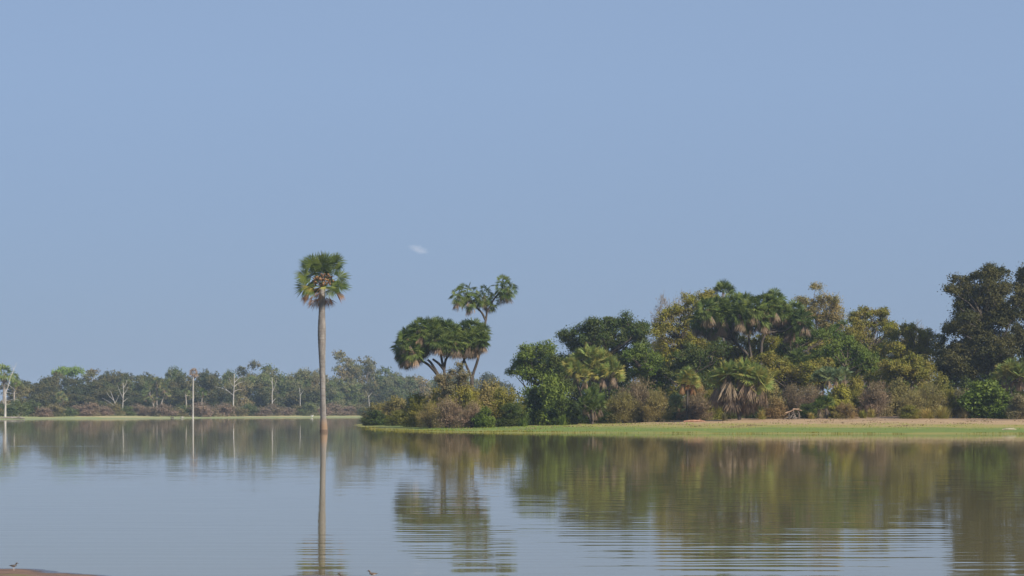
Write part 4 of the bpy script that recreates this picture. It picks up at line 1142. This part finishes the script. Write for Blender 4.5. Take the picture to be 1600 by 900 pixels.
# weeds at the water's edge
q = Q()
for i in range(75):
    t_ = rgl.uniform(0, 7.6); j_ = int(t_); a_, b_ = np.array(ISLAND[j_]), np.array(ISLAND[j_ + 1])
    c_ = a_ + (b_ - a_) * (t_ - j_) + np.array([0, rgl.uniform(-.5, 2.5)])
    m_ = rgl.integers(15, 60)
    P_ = c_ + rgl.normal(size=(m_, 2)) * [rgl.uniform(.3, 1.4), .3]
    h_ = rgl.uniform(.10, .26)
    ax = rgl.normal(size=(m_, 3)) * .35; ax[:, 2] = 1
    q.leaves(np.column_stack([P_, np.maximum(height(P_), 0) + h_ * .45]), h_, .05, 0, ax, rgl)
tag(part('shore_weed', q.mesh('shore_weed'), M['olive']), kind='stuff')

# broken stump
def stump():
    D = 266; x = ray(1238, D); z = gz(x, D); k = D / F
    root = empty('broken_stump', (x, D, z)); root.scale = (.85, .85, .72)
    q = Q(); rg = np.random.default_rng(4)
    for (a, b_, r0, r1) in [((-.5, 0, -.1), (-.35, .1, 1.3), .17, .12), ((.25, .1, -.1), (.1, 0, 1.5), .19, .13), ((.8, -.1, -.1), (.75, 0, 1.25), .16, .1), ((-.1, .3, -.1), (-.2, .2, 1.4), .14, .1)]:
        limb(q, a, b_, r0, r1, 5, 6, .06, rg)
    part('trunk', q.mesh('stump_trunk', True), B['brown'], root)
    q = Q()
    limb(q, (-.9, 0, 1.0), (.2, 0, 1.65), .10, .14, 5, 6, .08, rg); limb(q, (.1, 0, 1.6), (1.3, -.1, 1.35), .15, .07, 5, 6, .08, rg); limb(q, (.3, 0, 1.5), (1.0, .1, 1.75), .1, .05, 4, 6, .08, rg)
    mm = barkmat('broken_wood', (.20, .13, .085), (.30, .20, .13))
    part('branch', q.mesh('stump_branch', True), mm, root)
    q = Q()
    for i in range(16):
        a = rg.uniform(0, 6.28); L = rg.uniform(.6, 1.6)
        limb(q, (rg.normal() * .3, 0, rg.uniform(.2, 1.1)), (cos(a) * L, sin(a) * L, -.05), .1, .03, 4, 6, .15, rg)
    part('root', q.mesh('stump_root', True), barkmat('root_wood', (.09, .075, .06), (.17, .14, .115)), root)
    tag(root, 'broken pale stump with bent limbs and exposed roots on the sand', 'tree stump')
stump()

def log(px, D, L, r, label, mat, name='driftwood_log', rz=0.1):
    x = ray(px, D); z = gz(x, D)
    q = Q(); rg = np.random.default_rng(int(px))
    t = np.linspace(-.5, .5, 9)
    P = np.stack([t * L, .05 * L * np.sin(t * 5), r * .5 + .3 * r * np.cos(t * 4)], 1)
    q.tube(P, r * (1 - (2 * np.abs(t)) ** 3 * .6) * rg.uniform(.85, 1.15, 9), 8)
    limb(q, P[5], P[5] + [.2 * L, 0, r * 1.6], r * .35, r * .15, 4, 6, .1, rg)
    o = part(name, q.mesh(name, True), mat); o.location = (x, D, z); o.rotation_euler = (0, 0, rz)
    return tag(o, label, 'driftwood')
log(1577, 231, 1.5, .11, 'pale driftwood log lying on the green grass near the right edge', barkmat('pale_drift', (.20, .18, .12), (.31, .28, .20)))
log(1085, 262, 2.6, .13, 'reddish fallen branch in the shade left of the squat skirted palm', barkmat('red_wood', (.20, .10, .06), (.30, .16, .10)), rz=.2)
log(18, 606, 7.5, .28, 'grey fallen trunk half in the water beside the bleached dead tree', B['grey'], rz=-.25)

def rock(px, D, s, label, mat):
    x = ray(px, D); z = gz(x, D)
    rg = np.random.default_rng(int(px * 3)); th = np.linspace(-pi / 2, pi / 2, 9)
    q = Q(); q.tube([np.array([rg.normal() * .04, rg.normal() * .04, sin(t) * .5 + .25]) * s for t in th], [max(.02, cos(t) ** .7 * rg.uniform(.65, .9)) * s for t in th], 8)
    o = part('stone', q.mesh('stone', True), mat); o.location = (x, D, z); o.scale = (1.3, 1, .8)
    return tag(o, label, 'stone')
rock(284, 684, .55, 'whitish stone on the far bank just left of the thin white-trunked palm', B['white'])
rock(269, 676, .5, 'dark stone at the far waterline left of the whitish stone', B['dark'])

# ================================================================== birds
def bird(px, D, hgt, label, face=1, back=(.07, .06, .055), belly=(.6, .57, .52), z=None, name='bird'):
    x = ray(px, D); z = gz(x, D) if z is None else z
    root = empty(name, (x, D, z))
    s = hgt
    q = Q()
    # one spine from tail over body, neck, head to bill tip
    sp = [(-.62, .62, .015, ), (-.50, .62, .045), (-.34, .60, .10), (-.15, .56, .155), (.03, .56, .17), (.18, .62, .135), (.27, .72, .085), (.30, .80, .08), (.34, .88, .10), (.42, .92, .10), (.50, .91, .06), (.55, .90, .025), (.72, .87, .008)]
    P = np.array([(a * face, 0, b_) for a, b_, c in sp]) * s
    s_ = np.linspace(0, len(P) - 1, 37)
    P2 = np.stack([np.interp(s_, range(len(P)), P[:, c]) for c in range(3)], 1)
    rd = np.interp(s_, range(len(P)), [c * s for a, b_, c in sp])
    q.tube(P2, rd, 12, cap=False)
    for yy in (-.05, .05):
        q.tube([(0, yy * s, .46 * s), (.02 * face * s, yy * s, .24 * s), (-.01 * face * s, yy * s, 0)], [.022 * s, .015 * s, .015 * s], 6)
        for a in (-.4, 0, .4):
            q.tube([(-.01 * face * s, yy * s, .01 * s), ((.09 * cos(a)) * face * s, (yy + .09 * sin(a)) * s, .006 * s)], [.012 * s, .006 * s], 4)
    m, nt, out = nmat(name + '_plumage')
    tc = N(nt, "ShaderNodeTexCoord"); sx = N(nt, "ShaderNodeSeparateXYZ"); nt.links.new(tc.outputs['Object'], sx.inputs[0])
    c = mixc(nt, ramp(nt, sx.outputs[2], .50 * s, .58 * s), belly, back)
    p = N(nt, "ShaderNodeBsdfPrincipled"); nt.links.new(c, p.inputs['Base Color']); p.inputs['Roughness'].default_value = .7
    nt.links.new(p.outputs[0], out.inputs[0])
    part('body', q.mesh('bird_body', True), m, root)
    mw = barkmat(name + '_wing', tuple(v * .9 for v in back), tuple(v * 1.5 for v in back), 20)
    for yy in (-1, 1):
        q = Q()
        th = np.linspace(-pi / 2, pi / 2, 7)
        q.tube([np.array([(.02 + .34 * -sin(t)) * face, yy * (.135 + .02 * cos(t)), .60 + .03 * sin(t)]) * s for t in th], [max(.008, .095 * cos(t)) * s for t in th], 6)
        part('wing', q.mesh('bird_wing', True), mw, root)
    return tag(root, label, 'bird', 'birds')
bird(21.5, 31.6, .105, 'small dark wading bird standing on the brown mud spit at the lower left', face=1)
bird(582, 30.3, .115, 'small bird, dark and grey-backed, whose head shows at the bottom edge near the middle', face=-1, back=(.10, .075, .06), z=-.004)
bird(535, 30.35, .10, 'tiny bird showing only its tip at the bottom edge below the lone palm reflection', face=-1, z=-.03)
bird(487.5, 752, .9, 'distant white wading bird on the far bank just left of the lone palm trunk', face=1, back=(.75, .73, .70), belly=(.8, .78, .75), name='white_bird')

# ================================================================== cloud
Dc = 12000
q = Q()
th = np.linspace(-pi / 2, pi / 2, 17)
q.tube([np.array([sin(t), 0, 0]) for t in th], [max(.01, cos(t)) for t in th], 24)
m, nt, out = nmat("cloud_vapour")
tc = N(nt, "ShaderNodeTexCoord")
ln = N(nt, "ShaderNodeVectorMath", operation='LENGTH'); nt.links.new(tc.outputs['Object'], ln.inputs[0])
nz = noise(nt, 1.6, 4, .6, tc.outputs['Object'])
dd = math_(nt, 'ADD', ln.outputs['Value'], math_(nt, 'MULTIPLY_ADD', nz.outputs[0], 1.5, -.75))
pv = N(nt, "ShaderNodeVolumePrincipled")
pv.inputs['Color'].default_value = (1, 1, 1, 1)
edge_ = ramp(nt, ln.outputs['Value'], .98, .70, 0, 1)
nt.links.new(math_(nt, 'MULTIPLY', edge_, ramp(nt, dd, .85, .10, 0, .010)), pv.inputs['Density'])
nt.links.new(pv.outputs[0], out.inputs['Volume'])
cl_ = part('cloud', q.mesh('cloud', True), m)
cl_.location = (ray(654, Dc), Dc, EYE + (HOR - 390) * Dc / F)
cl_.scale = (78, 40, 30)
cl_.rotation_euler = (0, R(14), 0)
tag(cl_, 'small faint white cloud alone in the blue sky', 'cloud')
